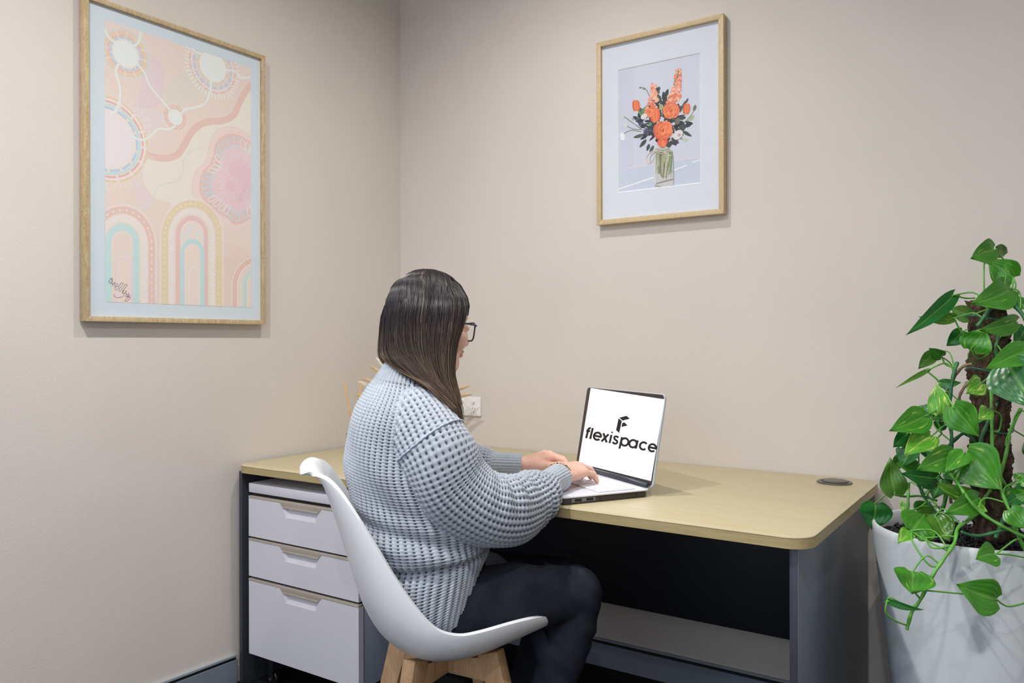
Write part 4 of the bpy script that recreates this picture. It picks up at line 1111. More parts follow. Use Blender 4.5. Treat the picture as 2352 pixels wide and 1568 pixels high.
def guide(w):   # w in 0..9 across the guides
    i = int(min(max(math.floor(w),0), len(GD)-2)); x = w-i
    g_ = lambda j: GD[min(max(j,0),len(GD)-1)]
    p0,p1,p2,p3 = g_(i-1),g_(i),g_(i+1),g_(i+2)
    return 0.5*((2*p1)+(-p0+p2)*x+(2*p0-5*p1+4*p2-p3)*x*x+(-p0+3*p1-3*p2+p3)*x**3)
def push_out(P_, grow):
    c0 = hp(-.012,0,.034); r_ = np.array((.093,.074,.083))+grow; q = (P_-c0) @ HA.T/r_; n_ = np.linalg.norm(q,axis=1)
    w_ = np.clip((((P_-HC) @ HU)+.075)/.075, 0, 1); w_ = w_*w_*(3-2*w_)
    k_ = 1+(np.where(n_ < 1, 1/np.maximum(n_,.2), 1.0)-1)*w_
    return c0+(q*k_[:,None]*r_) @ HA
rs = np.random.RandomState(5)
NS, NP = 5200, 20
Vh = []; Fh = []; Ch = []
axis_pts = np.array([dep(985,630,1.925), dep(978,690,1.935), dep(972,750,1.935), dep(968,810,1.93), dep(975,850,1.90), dep(1000,890,1.86), dep(1040,950,1.83)])
def strand(Pc, rad, col0, col1):
    n0 = len(Vh); k = len(Pc); T = np.gradient(Pc, axis=0); T /= np.linalg.norm(T,axis=1)[:,None]+1e-12
    A_ = np.cross(T, FW); A_ /= np.linalg.norm(A_,axis=1)[:,None]+1e-12; B_ = np.cross(T, A_)
    for i in range(k):
        r_ = rad*(1-.75*(i/(k-1))**3)
        for a_ in (0, 2.094, 4.189): Vh.append(Pc[i]+r_*(math.cos(a_)*A_[i]+math.sin(a_)*B_[i])); Ch.append(col0+(col1-col0)*min(1,max(0,(i/(k-1)-.2)*1.7)))
    for i in range(k-1):
        for j in range(3):
            q = (j+1)%3; Fh.append((n0+i*3+j, n0+i*3+q, n0+(i+1)*3+q, n0+(i+1)*3+j))
DK, MD, LT = np.array(lin((32,24,28))), np.array(lin((98,78,62))), np.array(lin((150,122,94)))
LOCK = rs.rand(100)
for i in range(NS):
    w = rs.uniform(0,6) if rs.rand() < .78 else rs.uniform(6,9)
    P0 = guide(w)+ (guide(min(9,w+.15))-guide(max(0,w-.15)))*rs.normal(0,.25)
    ins = rs.rand()**1.6*.16
    P0 = P0*(1-ins)+axis_pts*ins
    Pc = catmull(P0, NP); tt = np.linspace(0,1,NP)[:,None]
    Pc = Pc+(rs.normal(0,1,3)*.0035*tt**1.3+rs.normal(0,1,3)*.0012*np.sin(tt*rs.uniform(4,9)+rs.uniform(0,6)))
    Pc = push_out(Pc, rs.uniform(.006,.013)); cut = rs.uniform(.86,1.0); Pc = catmull(Pc, NP)[:max(12,int(NP*cut))]
    x = min(1, .45*rs.rand()+.75*LOCK[int(w*6+.3*math.sin(w*40))]*rs.uniform(.7,1)); lt = LT if x > .86 else MD*(rs.uniform(.7,1.25)); dk = DK*rs.uniform(.6,1.2) if x < .88 else MD*rs.uniform(.7,1.0)
    strand(Pc, rs.uniform(.0006,.0013), dk, lt if x > .22 else DK*1.8)
for i in range(70):   # flyaway hairs
    w = rs.uniform(0,5.5); P0 = guide(w); c_ = axis_pts
    P0 = P0+(P0-c_)*rs.uniform(.02,.10)*np.linspace(.2,1,7)[:,None]*rs.uniform(.2,1.2)
    strand(catmull(P0, NP), .0003, DK, MD)
# inner mass so that nothing shows through
WI = np.linspace(0,9,64); base = np.array([push_out(catmull(guide(w)*.90+axis_pts*.10, 22), .005) for w in WI])
n0 = len(Vh); Vh += list(base.reshape(-1,3)); Ch += [DK*.9]*(64*22)
for i in range(63):
    for j in range(21): Fh.append((n0+i*22+j, n0+(i+1)*22+j, n0+(i+1)*22+j+1, n0+i*22+j+1))
# crown
n1 = len(Vh); Vh.append(dep(985,624,1.93)); Ch.append(DK*.9)
def hair_mat():
    t = NT('brown_hair'); a = t.n('ShaderNodeVertexColor'); a.layer_name = 'col'
    f = t.noise(t.coords(), 40, 2)
    t.base(t.mix(t.ramp(f, [(.3,(.0,.0,.0)),(.7,(.18,.18,.18))]), a.outputs[0], lin((30,24,28))), .36, 0, .5); return t.m
M['hair'] = hair_mat()
cap_f = []
for i in range(63): Fh.append((n1, n0+(i+1)*22, n0+i*22, n0+i*22))
hm_ = bpy.data.meshes.new('hair'); Fh = [tuple(dict.fromkeys(f)) for f in Fh]
hm_.from_pydata([tuple(v) for v in Vh], [], Fh); hm_.update(); hm_.shade_smooth()
at = hm_.color_attributes.new('col', 'FLOAT_COLOR', 'POINT'); c = np.ones((len(Vh),4), np.float32); c[:,:3] = np.array(Ch); at.data.foreach_set('color', c.ravel())
hair = raw('hair', hm_, M['hair'], person); hair['label'] = 'long straight dark brown hair with lighter streaks'
# scalp cover under the strands
sc = MB().sphere((0,0,0), 1, 28, 18); sc.v = [tuple(hp(-.013,0,.036)+HF*p[0]*.0965+HR*p[1]*.0775+HU*p[2]*.0865) for p in sc.v]
sc.f = [f for f in sc.f if np.mean([(np.array(sc.v[i])-HC) @ HF for i in f]) < .062 and np.mean([(np.array(sc.v[i])-HC) @ HU for i in f]) > -.03 or np.mean([(np.array(sc.v[i])-HC) @ HF for i in f]) < -.02]
sc.c = [tuple(DK*.9)]*len(sc.f)
make('scalp', sc, M['hair'], hair, smooth=True)

# ---- glasses
M['frame_blue'] = plain('glasses_frame', (46,54,76), .25, 0, .5)
gl = None
rims = []
for sg in (-1, 1):
    pts = [hp(.094-.004*abs(x)/.026*(1 if sg*x > 0 else 0), sg*.033+x, -.006+y) for x, y in rrect(-.0265,.0265,-.022,.022,.012,6)]
    rims.append(MB().tube(pts+[pts[0]], .0019, 8, caps=False))
gl = make('glasses', rims[0], M['frame_blue'], person, smooth=True); gl['label'] = 'dark blue framed glasses'
make('rim', rims[1], M['frame_blue'], gl, smooth=True)
make('bridge', MB().tube(catmull([hp(.094,-.0075,.002), hp(.099,0,.005), hp(.094,.0075,.002)], 8), .002, 8), M['frame_blue'], gl, smooth=True)
for sg in (-1, 1):
    make('temple', MB().tube(catmull([hp(.091,sg*.060,.008), hp(.087,sg*.067,.009), hp(.05,sg*.074,.008), hp(-.004,sg*.080,.006), hp(-.03,sg*.080,-.012)], 16), .0021, 8), M['frame_blue'], gl, smooth=True)
    pts = [hp(.0935, sg*.033+x, -.006+y) for x, y in rrect(-.0255,.0255,-.021,.021,.011,6)]
    make('lens', MB().add(pts, [tuple(range(len(pts)))]), M['pane'], gl)

# ---- bead bracelet on the near wrist
M['tiger'] = NT('tiger_eye_beads'); _v = M['tiger'].coords(); _f = M['tiger'].noise(_v, 130, 2)
M['tiger'].base(M['tiger'].ramp(_f, [(.38, lin((52,34,22))), (.5, lin((150,98,44))), (.62, lin((196,146,72)))]), .18, 0, .6); M['tiger'] = M['tiger'].m
M['onyx'] = plain('onyx_beads', (30,24,24), .15)
ax = R_WR-dep(1262,1108,1.995); ax /= np.linalg.norm(ax); n_ = np.cross(ax, ZV); n_ /= np.linalg.norm(n_); b_ = np.cross(n_, ax)
bc_ = R_WR+ax*.012; NB = 26
br = make('bracelet', MB().tube([bc_+.0340*math.cos(2*math.pi*i/40)*n_+.0315*math.sin(2*math.pi*i/40)*b_ for i in range(41)], .0008, 6, caps=False), M['onyx'], person, smooth=True)
br['label'] = 'brown and black bead bracelet'
bead = MB().sphere((0,0,0), .0039, 12, 8).mesh('bead', True); bead2 = bead.copy(); bead.materials.append(M['tiger']); bead2.materials.append(M['onyx'])
for i in range(NB):
    o = bpy.data.objects.new('bead', bead if i % 5 in (0,1,3) else bead2); COL.objects.link(o); o.parent = br
    o.location = bc_+.0340*math.cos(2*math.pi*i/NB)*n_+.0315*math.sin(2*math.pi*i/NB)*b_

# ------------------------------------------------------------------ pot plant
M['pot'] = plain('pot_white', (226, 232, 234), .38, 0, .4, noise=.012)
M['mulch'] = plain('black_mulch', (34, 34, 40), .7, noise=.4, nscale=90, bump=.5, bscale=160)
PC = np.array([2.085, -.32, 0]); PZ = .690
plant = thing('potted_pothos', 'climbing green pothos on a bark totem in a tall white pot beside the desk', 'plant', tuple(PC))
prof = [(.001,0),(.140,0),(.148,.006),(.160,.12),(.1745,.26),(.190,.40),(.204,.53),(.2145,.62),(.2195,.672),(.2205,.686),(.218,.690),(.2135,.690),(.211,.684),(.208,.655),(.206,.60),(.001,.60)]
make('pot', MB().lathe(prof, tuple(PC), 96), M['pot'], plant, auto=40)
make('soil', MB().lathe([(.001,.60),(.205,.60),(.2065,.645),(.12,.652),(.001,.656)], tuple(PC), 40), M['mulch'], plant, smooth=True)
ch = MB(); rp_ = random.Random(3)
for i in range(1500):
    a = rp_.uniform(0, 2*math.pi); r = .200*math.sqrt(rp_.random()); c = PC+np.array([r*math.cos(a), r*math.sin(a), .650+rp_.uniform(0,.012)+.006*math.cos(r*9)])
    u = np.array([rp_.gauss(0,1) for _ in range(3)]); u /= np.linalg.norm(u); w = np.cross(u, [rp_.random(), rp_.random(), 1]); w /= np.linalg.norm(w); q = np.cross(u, w)
    L, W, H = rp_.uniform(.006,.013), rp_.uniform(.004,.008), rp_.uniform(.002,.004)
    ch.add([c+u*L, c+w*W, c-u*L, c-w*W, c+q*H, c-q*H], [(0,1,4),(1,2,4),(2,3,4),(3,0,4),(1,0,5),(2,1,5),(3,2,5),(0,3,5)])
o = make('mulch_chips', ch, M['mulch'], plant); o['kind'] = 'stuff'; o['label'] = 'black wood chip mulch'
# bark totem
tb = NT('bark'); _v = tb.coords((1,1,.35)); _f = tb.noise(_v, 70, 5, .7); _g = tb.noise(tb.coords(), 25, 3)
tb.base(tb.mix(_g, tb.ramp(_f, [(.3, lin((42,36,32))), (.55, lin((94,80,66))), (.75, lin((158,138,112)))]), tb.ramp(_f, [(.35, lin((32,28,26))), (.7, lin((112,90,70)))])), .95, 0, .1)
tb.bump(_f, 1.0, .01); M['bark'] = tb.m
T0, T1 = dep(2278,1235,1.80), dep(2268,690,1.80)
rings = []; nz = 70
for i in range(nz+1):
    c = T0+(T1-T0)*i/nz; ring = []
    for j in range(40):
        a = 2*math.pi*j/40
        r = .037+.0045*math.sin(a*3+i*.35)+.003*math.sin(a*7-i*.9+math.sin(i*.5)*2)+.003*math.sin(a*11+i*1.7)+rp_.uniform(-.002,.002)
        ring.append(c+np.array([r*math.cos(a), r*math.sin(a), rp_.uniform(-.002,.002)]))
    rings.append(ring)
make('bark_totem', MB().loft(rings), M['bark'], plant, smooth=True)
M['tie'] = plain('green_tie', (24,112,88), .4)
A = lambda x, y: (1960+x/3.015, 540+y/3.015)
B = lambda x, y: (1960+x/2.76, 1000+y/2.76)
for y in (730, 850, 882, 984):
    c = T0+(T1-T0)*((1235-y)/545.)
    make('plant_tie', MB().tube([c+np.array([.046*math.cos(t), .046*math.sin(t), .006*math.sin(2*t)]) for t in np.linspace(0, 2*math.pi, 33)], .0018, 6, caps=False), M['tie'], plant, smooth=True)
# leaf materials: glossy green, blotched with cream and yellow green
def leaf_mat(name, c0, c1, blot, amount):
    t = NT(name); uv = t.n('ShaderNodeUVMap'); uv.uv_map = 'uv'
    mp = t.n('ShaderNodeMapping'); mp.inputs['Scale'].default_value = (9, 2.2, 1); mp.inputs['Rotation'].default_value = (0,0,.5); t.l(uv.outputs[0], mp.inputs[0])
    oi = t.n('ShaderNodeObjectInfo'); ad = t.n('ShaderNodeVectorMath', operation='ADD'); t.l(mp.outputs[0], ad.inputs[0])
    cx = t.n('ShaderNodeCombineXYZ'); ml = t.n('ShaderNodeMath', operation='MULTIPLY', i_1=40.0); t.l(oi.outputs['Random'], ml.inputs[0]); t.l(ml.outputs[0], cx.inputs[0]); t.l(cx.outputs[0], ad.inputs[1])
    f = t.noise(ad.outputs[0], 1.0, 4, .6); g = t.noise(ad.outputs[0], .5, 2)
    base = t.mix(g, lin(c0), lin(c1))
    c = t.mix(t.ramp(f, [(amount, (0,0,0)), (amount+.1, (1,1,1))]), base, lin(blot))
    sx = t.n('ShaderNodeSeparateXYZ'); t.l(uv.outputs[0], sx.inputs[0])
    ab = t.n('ShaderNodeMath', operation='ABSOLUTE'); t.l(sx.outputs[0], ab.inputs[0])
    c = t.mix(t.ramp(ab.outputs[0], [(.0, (.55,.55,.55)), (.05, (0,0,0))]), c, lin((128,178,84)))      # pale midrib
    t.base(c, .27, 0, .5); t.b.inputs['Transmission Weight'].default_value = 0
    t.b.inputs['Subsurface Weight'].default_value = .08; t.b.inputs['Subsurface Radius'].default_value = (.003,.008,.002)
    wv = t.n('ShaderNodeTexWave'); wv.inputs['Scale'].default_value = 2.2; wv.inputs['Distortion'].default_value = 1.5; t.l(uv.outputs[0], wv.inputs[0])
    t.bump(wv.outputs[0], .12, .003); return t.m
LM = [leaf_mat('leaf_green', (50,122,34), (80,152,44), (168,196,84), .60), leaf_mat('leaf_deep', (28,96,40), (44,118,46), (120,166,70), .66),
      leaf_mat('leaf_bright', (78,156,42), (106,176,54), (212,212,120), .54), leaf_mat('leaf_olive', (62,112,36), (84,130,46), (158,162,80), .62)]
M['stem'] = plain('green_stem', (98,168,66), .4, noise=.15, nscale=40)
M['stem_dark'] = plain('dark_green_stem', (52,112,68), .45, noise=.2, nscale=40)
M['stem_brown'] = plain('woody_stem', (128,112,84), .7, noise=.25, nscale=60)
HALF = [(0,.0),(.03,.27),(.09,.43),(.18,.52),(.30,.545),(.44,.50),(.60,.39),(.75,.255),(.88,.12),(.96,.04),(1.0,.0)]
def leaf(bp, tp, tb_, tt_, wpx, mi=0, rot=None, droop=.12, fold=.16):
    b_, t_ = dep(*bp, tb_), dep(*tp, tt_); ax = t_-b_; L = np.linalg.norm(ax); ax /= L
    vw = (b_+t_)/2-CAM; vw /= np.linalg.norm(vw)
    sd = np.cross(ax, vw); sd /= np.linalg.norm(sd); nm = np.cross(sd, ax)
    if nm @ vw > 0: nm = -nm
    rot = rp_.uniform(-.5,.5) if rot is None else rot
    W = (1.22 if wpx > 16 else 1.0)*wpx/F_PX*(tb_+tt_)/2/max(.5, math.cos(rot))
    sd, nm = sd*math.cos(rot)+nm*math.sin(rot), nm*math.cos(rot)-sd*math.sin(rot)
    m = MB(); nx, ny = 14, 8; V = []; UVc = []
    hs = np.array(HALF); sw = rp_.uniform(-.05,.05)
    for i in range(nx+1):
        s = i/nx; hw = np.interp(s, hs[:,0], hs[:,1])*W
        for j in range(-ny//2, ny//2+1):
            q = j/(ny/2); back = -.10*L*max(0, 1-s*5)*abs(q)**1.5*(1 if i else 1)
            if i == 0: hw_ = .20*W
            else: hw_ = hw
            z = fold*abs(q)*hw_*1.2-droop*L*(s-.35)**2*1.5+.035*W*math.sin(s*9+q*2)
            V.append(b_+ax*(s*L+back)+sd*(q*hw_+sw*L*math.sin(s*3))+nm*z); UVc.append((q*.5, s))
    k = ny+1; Fq = [(i*k+j, i*k+j+1, (i+1)*k+j+1, (i+1)*k+j) for i in range(nx) for j in range(ny)]
    me = m.add(V, Fq).mesh('leaf', True)
    uv = me.uv_layers.new(name='uv'); vi = np.empty(len(me.loops), np.int32); me.loops.foreach_get('vertex_index', vi)
    uv.data.foreach_set('uv', np.array(UVc, np.float32)[vi].ravel())
    o = bpy.data.objects.new('leaf', me); COL.objects.link(o); me.materials.append(LM[mi]); o.parent = plant; o.matrix_parent_inverse = PINV[plant.name]
    return b_, ax
VINES = []
def vine(pts, r=.0034, mat='stem', name='stem'):
    P_ = catmull([dep(p[0][0], p[0][1], p[1]) for p in pts], 10*len(pts)); VINES.append(P_)
    rr = [.8*r*(1+.12*math.sin(i*.7)) for i in range(len(P_))]
    make(name, MB().tube(P_, rr, 7), M[mat], plant, smooth=True)
vine([(B(800,480),1.72),(B(770,505),1.71),(B(715,548),1.69),(B(660,590),1.66),(B(640,680),1.62),(B(560,800),1.60),(B(500,890),1.595),(B(430,1030),1.60),(B(370,1120),1.605),(B(340,1228),1.61)], .0045)
vine([(B(600,225),1.73),(B(660,300),1.71),(B(720,390),1.69),(B(800,480),1.68),(B(920,560),1.66),(B(1082,640),1.64),(B(1200,690),1.64)], .0046)
vine([(A(955,1060),1.74),(A(958,1250),1.73),(A(962,1450),1.72),(B(890,200),1.70),(B(950,380),1.68),(B(1000,500),1.66),(B(1030,600),1.65),(B(1090,730),1.65)], .0046)
vine([(A(860,632),1.75),(A(910,560),1.745),(A(965,490),1.75),(A(1060,450),1.77),(A(1130,500),1.76),(A(1200,600),1.74),(A(1240,760),1.73)], .0055, 'stem_dark')
vine([(A(1010,640),1.75),(A(1000,720),1.75),(A(985,800),1.75),(A(1020,900),1.75)], .0045, 'stem_dark')
vine([(A(720,880),1.80),(A(690,980),1.79),(A(668,1140),1.79),(A(670,1300),1.79),(A(680,1430),1.79),(B(600,330),1.80),(B(560,480),1.80)], .0050, 'stem_dark')
vine([(A(830,890),1.76),(A(760,910),1.78),(A(700,980),1.80),(A(640,1110),1.81)], .0045, 'stem_brown')
vine([(A(840,980),1.76),(A(770,1050),1.77),(A(735,1120),1.78),(A(740,1180),1.79)], .0040, 'stem_brown')
vine([(A(640,1480),1.82),(A(720,1400),1.80),(A(820,1330),1.77),(A(900,1280),1.76)], .0050, 'stem_dark')
vine([(B(350,300),1.78),(B(347,400),1.77),(B(345,492),1.77)], .0040)
vine([(B(265,375),1.80),(B(330,386),1.80),(B(430,384),1.80),(B(530,412),1.80)], .0032)
vine([(B(410,300),1.79),(B(450,390),1.79),(B(525,492),1.78)], .0045, 'stem_dark')
vine([(B(870,345),1.74),(B(830,400),1.73),(B(760,490),1.72),(B(715,545),1.70)], .0042)
vine([(B(680,610),1.66),(B(790,635),1.66),(B(950,600),1.66),(B(1080,575),1.68)], .0042, 'stem_dark')
vine([(B(990,0),1.72),(B(965,130),1.72),(B(935,260),1.73),(B(990,340),1.74)], .0046)
vine([(A(1160,1200),1.74),(A(1090,1350),1.73),(A(1060,1450),1.73),(B(990,40),1.72)], .0046)
vine([(A(1040,640),1.80),(A(1040,760),1.81),(A(1050,900),1.82),(A(1040,1100),1.82),(A(1045,1350),1.81)], .0048, 'stem_dark')
vine([(A(880,1568),1.76),(A(885,1420),1.76),(A(930,1300),1.76),(A(1000,1150),1.77)], .0055, 'stem_dark')
vine([(B(900,650),1.70),(B(960,520),1.72),(B(1060,420),1.74),(B(1130,330),1.74)], .0050, 'stem_dark')
vine([(A(770,1370),1.80),(A(850,1440),1.79),(A(870,1600),1.79)], .0045, 'stem_dark')
vine([(B(565,480),1.80),(B(575,420),1.80),(B(590,330),1.80)], .0038)
vine([(B(620,430),1.81),(B(612,330),1.81),(B(640,230),1.80)], .0040, 'stem_brown')
LV_ = [  # base, tip, depth base, depth tip, apparent width px, material
 (A(978,104),A(822,160),1.74,1.72,46,0),(A(985,100),A(1083,118),1.75,1.77,24,3),(A(1108,296),A(932,170),1.78,1.80,50,0),(A(1097,368),A(838,462),1.77,1.72,58,0),
 (A(700,414),A(388,684),1.78,1.72,30,1),(A(702,574),A(468,572),1.78,1.74,22,2),(A(815,556),A(664,510),1.80,1.84,30,3),(A(815,788),A(908,642),1.72,1.70,54,0),
 (A(1135,602),A(888,660),1.72,1.69,36,0),(A(758,664),A(644,772),1.82,1.84,28,1),(A(612,842),A(528,786),1.80,1.78,24,0),(A(560,818),A(452,928),1.82,1.82,24,3),
 (A(520,932),A(304,1046),1.80,1.76,11,3),(A(596,1026),A(750,1018),1.80,1.78,18,1),(A(600,1232),A(568,1024),1.77,1.78,36,2),(A(548,1240),A(450,1180),1.82,1.84,30,1),
 (A(502,1250),A(266,1342),1.76,1.71,50,0),(A(690,1185),A(866,1396),1.73,1.70,56,0),(A(664,1210),A(552,1292),1.80,1.80,30,1),(A(890,1020),A(788,1092),1.70,1.68,38,2),
 (A(935,1205),A(874,1278),1.70,1.68,28,2),(A(1230,790),A(934,918),1.66,1.62,46,0),(A(1075,890),A(1255,1200),1.66,1.60,92,1),(A(545,1388),A(362,1516),1.75,1.71,44,2),
 (A(382,1368),A(280,1472),1.80,1.80,28,1),(A(400,1450),A(330,1610),1.80,1.80,38,1),(B(642,128),B(418,214),1.72,1.67,50,0),(B(704,108),B(588,226),1.71,1.68,34,0),
 (B(715,112),B(940,345),1.73,1.67,84,0),(B(528,272),B(322,240),1.76,1.72,40,1),(B(412,200),B(274,176),1.80,1.80,26,0),(B(266,374),B(240,140),1.78,1.78,44,3),
 (B(140,430),B(118,600),1.98,1.98,54,1),(B(370,606),B(455,494),1.66,1.70,64,0),(B(360,604),B(286,676),1.66,1.63,26,2),(B(462,648),B(386,594),1.65,1.66,24,0),
 (B(520,508),B(614,668),1.72,1.68,46,3),(B(506,502),B(392,486),1.74,1.74,32,3),(B(802,398),B(594,492),1.71,1.66,42,0),(B(560,270),B(500,400),1.80,1.80,40,1),
 (B(745,382),B(536,308),1.73,1.72,30,2),(B(902,752),B(784,780),1.62,1.60,44,0),(B(376,862),B(372,1002),1.60,1.575,68,0),(B(212,1046),B(458,1106),1.60,1.585,15,1),
 (B(912,1042),B(670,942),1.585,1.575,66,0),(B(990,470),B(1100,590),1.64,1.62,40,0),(B(1050,300),B(1130,250),1.70,1.70,30,0),(B(980,400),B(1100,350),1.70,1.68,34,0),
 (B(785,460),B(848,480),1.70,1.68,18,2),(B(1160,330),B(960,440),1.70,1.68,40,1),(A(1110,460),A(1230,500),1.78,1.76,24,0),(A(1190,640),A(1120,780),1.79,1.78,32,1),
 (B(640,225),B(800,240),1.76,1.74,46,1),(B(560,230),B(690,180),1.79,1.79,44,1),(B(440,110),B(530,20),1.82,1.82,34,1),(A(560,1290),A(680,1250),1.82,1.81,34,1),
 (A(470,1480),A(590,1440),1.82,1.82,34,2),(B(300,130),B(250,240),1.83,1.83,20,3),(B(400,470),B(480,420),1.82,1.82,26,0),(B(330,480),B(305,400),1.77,1.78,14,2),
 # beyond the right edge of the photograph
 (A(1260,500),A(1420,560),1.80,1.78,50,0),(A(1300,760),A(1460,900),1.74,1.70,60,0),(A(1260,1240),A(1420,1380),1.72,1.68,56,2),(B(1180,180),B(1340,260),1.72,1.68,60,0),
 (B(1160,560),B(1320,660),1.68,1.64,56,1),(B(1200,820),B(1320,960),1.62,1.60,60,0),(A(1230,1420),A(1360,1560),1.82,1.80,50,3)]
anchors = None
for i, (bp, tp, t0, t1, w, mi) in enumerate(LV_):
    b_, ax = leaf(bp, tp, t0, t1, w, mi, rot=(0.15 if w < 16 or w > 80 else None), droop=(.05 if w > 80 else .12))
    allp = np.concatenate(VINES+[np.array([T0+(T1-T0)*s for s in np.linspace(0,1,40)])]); k = len(allp)
    dd = np.linalg.norm(allp-b_, axis=1)+np.where(allp[:,2] > b_[2]+.02, .05, 0); q = allp[np.argmin(np.abs(dd-.055))] if dd.min() < .055 else allp[np.argmin(dd)]
    if np.linalg.norm(q-b_) < .006: continue
    mid = (b_+q)/2-ax*.25*np.linalg.norm(q-b_)+ZV*.012
    make('petiole', MB().tube(catmull([q, mid, b_, b_+ax*.006], 14), [.0017]*12+[.0013]*2, 6), M['stem'], plant, smooth=True)
# explicit long petioles seen in front
for pts in ([(B(372,600),1.66),(B(372,660),1.635),(B(430,760),1.61),(B(490,825),1.60),(B(535,828),1.60)], [(B(460,648),1.65),(B(490,705),1.62),(B(560,712),1.61),(B(635,690),1.62)],
            [(B(376,868),1.60),(B(374,960),1.60),(B(420,1030),1.60)], [(B(214,1048),1.60),(B(205,1120),1.60),(B(260,1170),1.605),(B(345,1205),1.61)],
            [(B(912,1042),1.585),(B(980,1082),1.59),(B(1090,1060),1.60),(B(1160,1040),1.62)], [(B(902,750),1.62),(B(990,755),1.63),(B(1085,772),1.64)],
            [(A(905,200),1.745),(A(905,330),1.74),(A(912,460),1.745),(A(945,495),1.75)], [(A(975,105),1.74),(A(935,150),1.742),(A(905,200),1.745)],
            [(A(1108,298),1.78),(A(1100,370),1.775),(A(1065,440),1.77)], [(A(705,415),1.78),(A(770,435),1.785),(A(840,435),1.79)], [(A(815,790),1.72),(A(860,855),1.735),(A(940,822),1.75)],
            [(A(502,1250),1.76),(A(565,1270),1.77),(A(610,1360),1.78),(A(590,1395),1.79)], [(A(935,1205),1.70),(A(1020,1245),1.71),(A(1010,1350),1.72),(A(965,1355),1.725)],
            [(A(612,842),1.80),(A(640,895),1.80),(A(700,915),1.795)], [(A(515,945),1.80),(A(570,990),1.80),(A(605,1025),1.80)], [(A(700,576),1.78),(A(730,640),1.785),(A(790,720),1.79),(A(830,800),1.79)]):
    make('petiole', MB().tube(catmull([dep(p[0], p[1], t) for p, t in pts], 18), .0019, 6), M['stem'], plant, smooth=True)

# ------------------------------------------------------------------ wall socket
ox0, ox1, oz0, oz1 = .298, .4145, .8445, .9185
so = thing('power_outlet', 'white double power outlet on the back wall above the desk', 'outlet', ((ox0+ox1)/2, 0, oz0))
def wallprism(name, poly, y0, y1, mat, par, **kw):
    n = len(poly); v = [(a,y0,b) for a,b in poly]+[(a,y1,b) for a,b in poly]
    return make(name, MB().add(v, [tuple(range(n)), tuple(range(2*n-1,n-1,-1))]+[(i,(i+1)%n,n+(i+1)%n,n+i) for i in range(n)]), mat, par, **kw)
pl = wallprism('face_plate', rrect(ox0,ox1,oz0,oz1,.003,4), -.0105, 0, M['white_plastic'], so, bevel=.0028)
for cx in (ox0+.031, ox1-.031):
    make('switch', MB().lathe([(.001,-.0105),(.0072,-.0105),(.0070,-.0145),(.006,-.0160),(.001,-.0160)], (cx,0,oz1-.018), 24, 'y'), M['white_plastic'], so, auto=35)
    sk = make('socket_face', MB().lathe([(.001,-.0105),(.0115,-.0105),(.0112,-.0112),(.001,-.0112)], (cx,0,oz0+.025), 28, 'y'), M['white_plastic'], so, auto=35)
    for dx, dz, a in ((-.0052,.0042,60),(.0052,.0042,120),(0,-.0075,90)):
        t = math.radians(a); e, m_ = (math.cos(t), math.sin(t)), (-math.sin(t), math.cos(t))
        wallprism('slot', [(cx+dx+e[0]*p*.0035+m_[0]*q*.0008, oz0+.025+dz+e[1]*p*.0035+m_[1]*q*.0008) for p, q in ((-1,-1),(1,-1),(1,1),(-1,1))], -.01135, -.0108, M['black'], sk)
# ------------------------------------------------------------------ reed diffuser
def glass_mat(name, col, dens):
    t = NT(name); nd = t.t.nodes; tr = nd.new('ShaderNodeBsdfTransparent'); tr.inputs[0].default_value = tuple(col)+(1,)
    gl = nd.new('ShaderNodeBsdfGlossy'); gl.inputs['Roughness'].default_value = .04
    mx = nd.new('ShaderNodeMixShader'); mx.inputs[0].default_value = dens; t.l(tr.outputs[0], mx.inputs[1]); t.l(gl.outputs[0], mx.inputs[2]); t.l(mx.outputs[0], t.out.inputs[0]); return t.m
M['glass'] = glass_mat('clear_glass', (.92,.94,.92), .07); M['oil'] = glass_mat('amber_oil', (.86,.68,.22), .06)
DZ += .0006
rc = np.array([.150, -.410, DZ])
rd = thing('reed_diffuser', 'small clear glass reed diffuser with amber oil in the desk corner', 'diffuser', tuple(rc))
make('jar', MB().loft([[(rc[0]+x,rc[1]+y,z) for x,y in rrect(-w,w,-w,w,.008,4)] for w,z in ((.026,DZ),(.028,DZ+.002),(.028,DZ+.074),(.0262,DZ+.075),(.0262,DZ+.008),(.002,DZ+.008))]), M['glass'], rd, auto=40)
make('oil', MB().loft([[(rc[0]+x,rc[1]+y,z) for x,y in rrect(-w,w,-w,w,.007,4)] for w,z in ((.0255,DZ+.009),(.0255,DZ+.050))]), M['oil'], rd, auto=40)
M['reed'] = wood('amber_reed', (232,176,96), (204,140,62), (30,30,4), 6, .5)
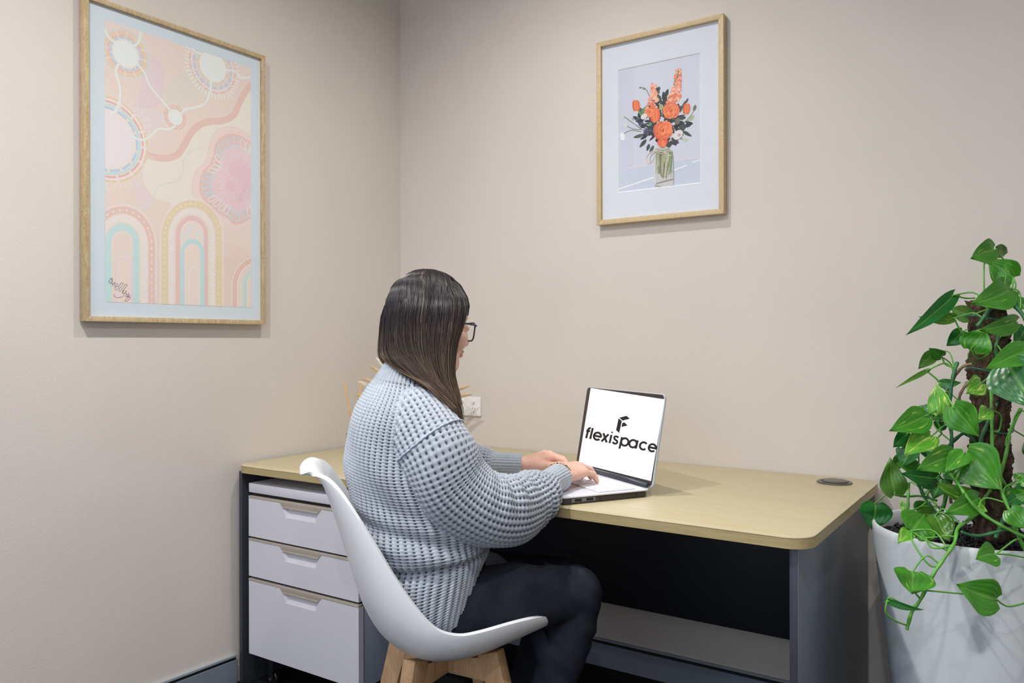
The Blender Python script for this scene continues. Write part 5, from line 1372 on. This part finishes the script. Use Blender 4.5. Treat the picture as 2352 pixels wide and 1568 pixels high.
for a, (x, y), (tx, ty, tt) in zip(range(4), ((.004,.002),(-.004,.006),(.006,-.006),(-.006,-.004)), ((791,880,2.86),(829,878,2.90),(850,900,2.93),(900,905,2.86))):
    make('reed', MB().tube([(rc[0]+x,rc[1]+y,DZ+.012), dep(tx,ty,tt)], .0022, 8), M['reed'], rd, smooth=True)
# ------------------------------------------------------------------ dried arrangement in the corner behind the sitter
vb = np.array([.285, -.225, DZ])
dr = thing('dried_arrangement', 'vase of spiky dried beige palm leaves in the desk corner behind the person', 'dried flowers', tuple(vb))
M['ceramic'] = plain('cream_ceramic', (214,204,190), .5); M['dry'] = plain('dried_leaf', (196,172,138), .8, noise=.12, nscale=50); M['dry_pale'] = plain('dried_pale', (232,222,204), .8)
make('vase', MB().lathe([(.001,DZ),(.032,DZ),(.045,DZ+.03),(.047,DZ+.055),(.034,DZ+.085),(.022,DZ+.1),(.025,DZ+.108),(.021,DZ+.106),(.001,DZ+.09)], (vb[0],vb[1],0), 28), M['ceramic'], dr, auto=40)
cx_, cy_ = 935, 925
for px, py, tt in ((863,820,3.02),(845,837,3.0),(827,866,3.0),(822,876,3.02),(815,907,3.02),(1086,905,2.96),(1080,885,2.98),(900,790,3.05),(950,780,3.05),(1000,800,3.02),(880,850,2.95),(1040,930,2.94)):
    tip = dep(px, py, tt); rt = vb+np.array([rp_.uniform(-.008,.008), rp_.uniform(-.008,.008), .1]); mid = rt*.45+tip*.55+ZV*.03
    P_ = catmull([rt, mid, tip], 12); w_ = np.interp(np.linspace(0,1,12), [0,.4,.62,.85,1], [.0015,.0018,.013,.007,.0004])
    side = np.cross(tip-rt, FW); side /= np.linalg.norm(side); up_ = np.cross(side, tip-rt); up_ /= np.linalg.norm(up_)
    V_ = []
    for p, w in zip(P_, w_): V_ += [p-side*w+up_*w*.3, p-up_*.0006, p+side*w+up_*w*.3]
    F_ = [(i*3+j, i*3+j+1, i*3+j+4, i*3+j+3) for i in range(11) for j in range(2)]
    lf = make('dried_leaf', MB().add(V_, F_), M['dry_pale'] if px in (822,863,1075) else M['dry'], dr)
    md = lf.modifiers.new('t', 'SOLIDIFY'); md.thickness = .0008
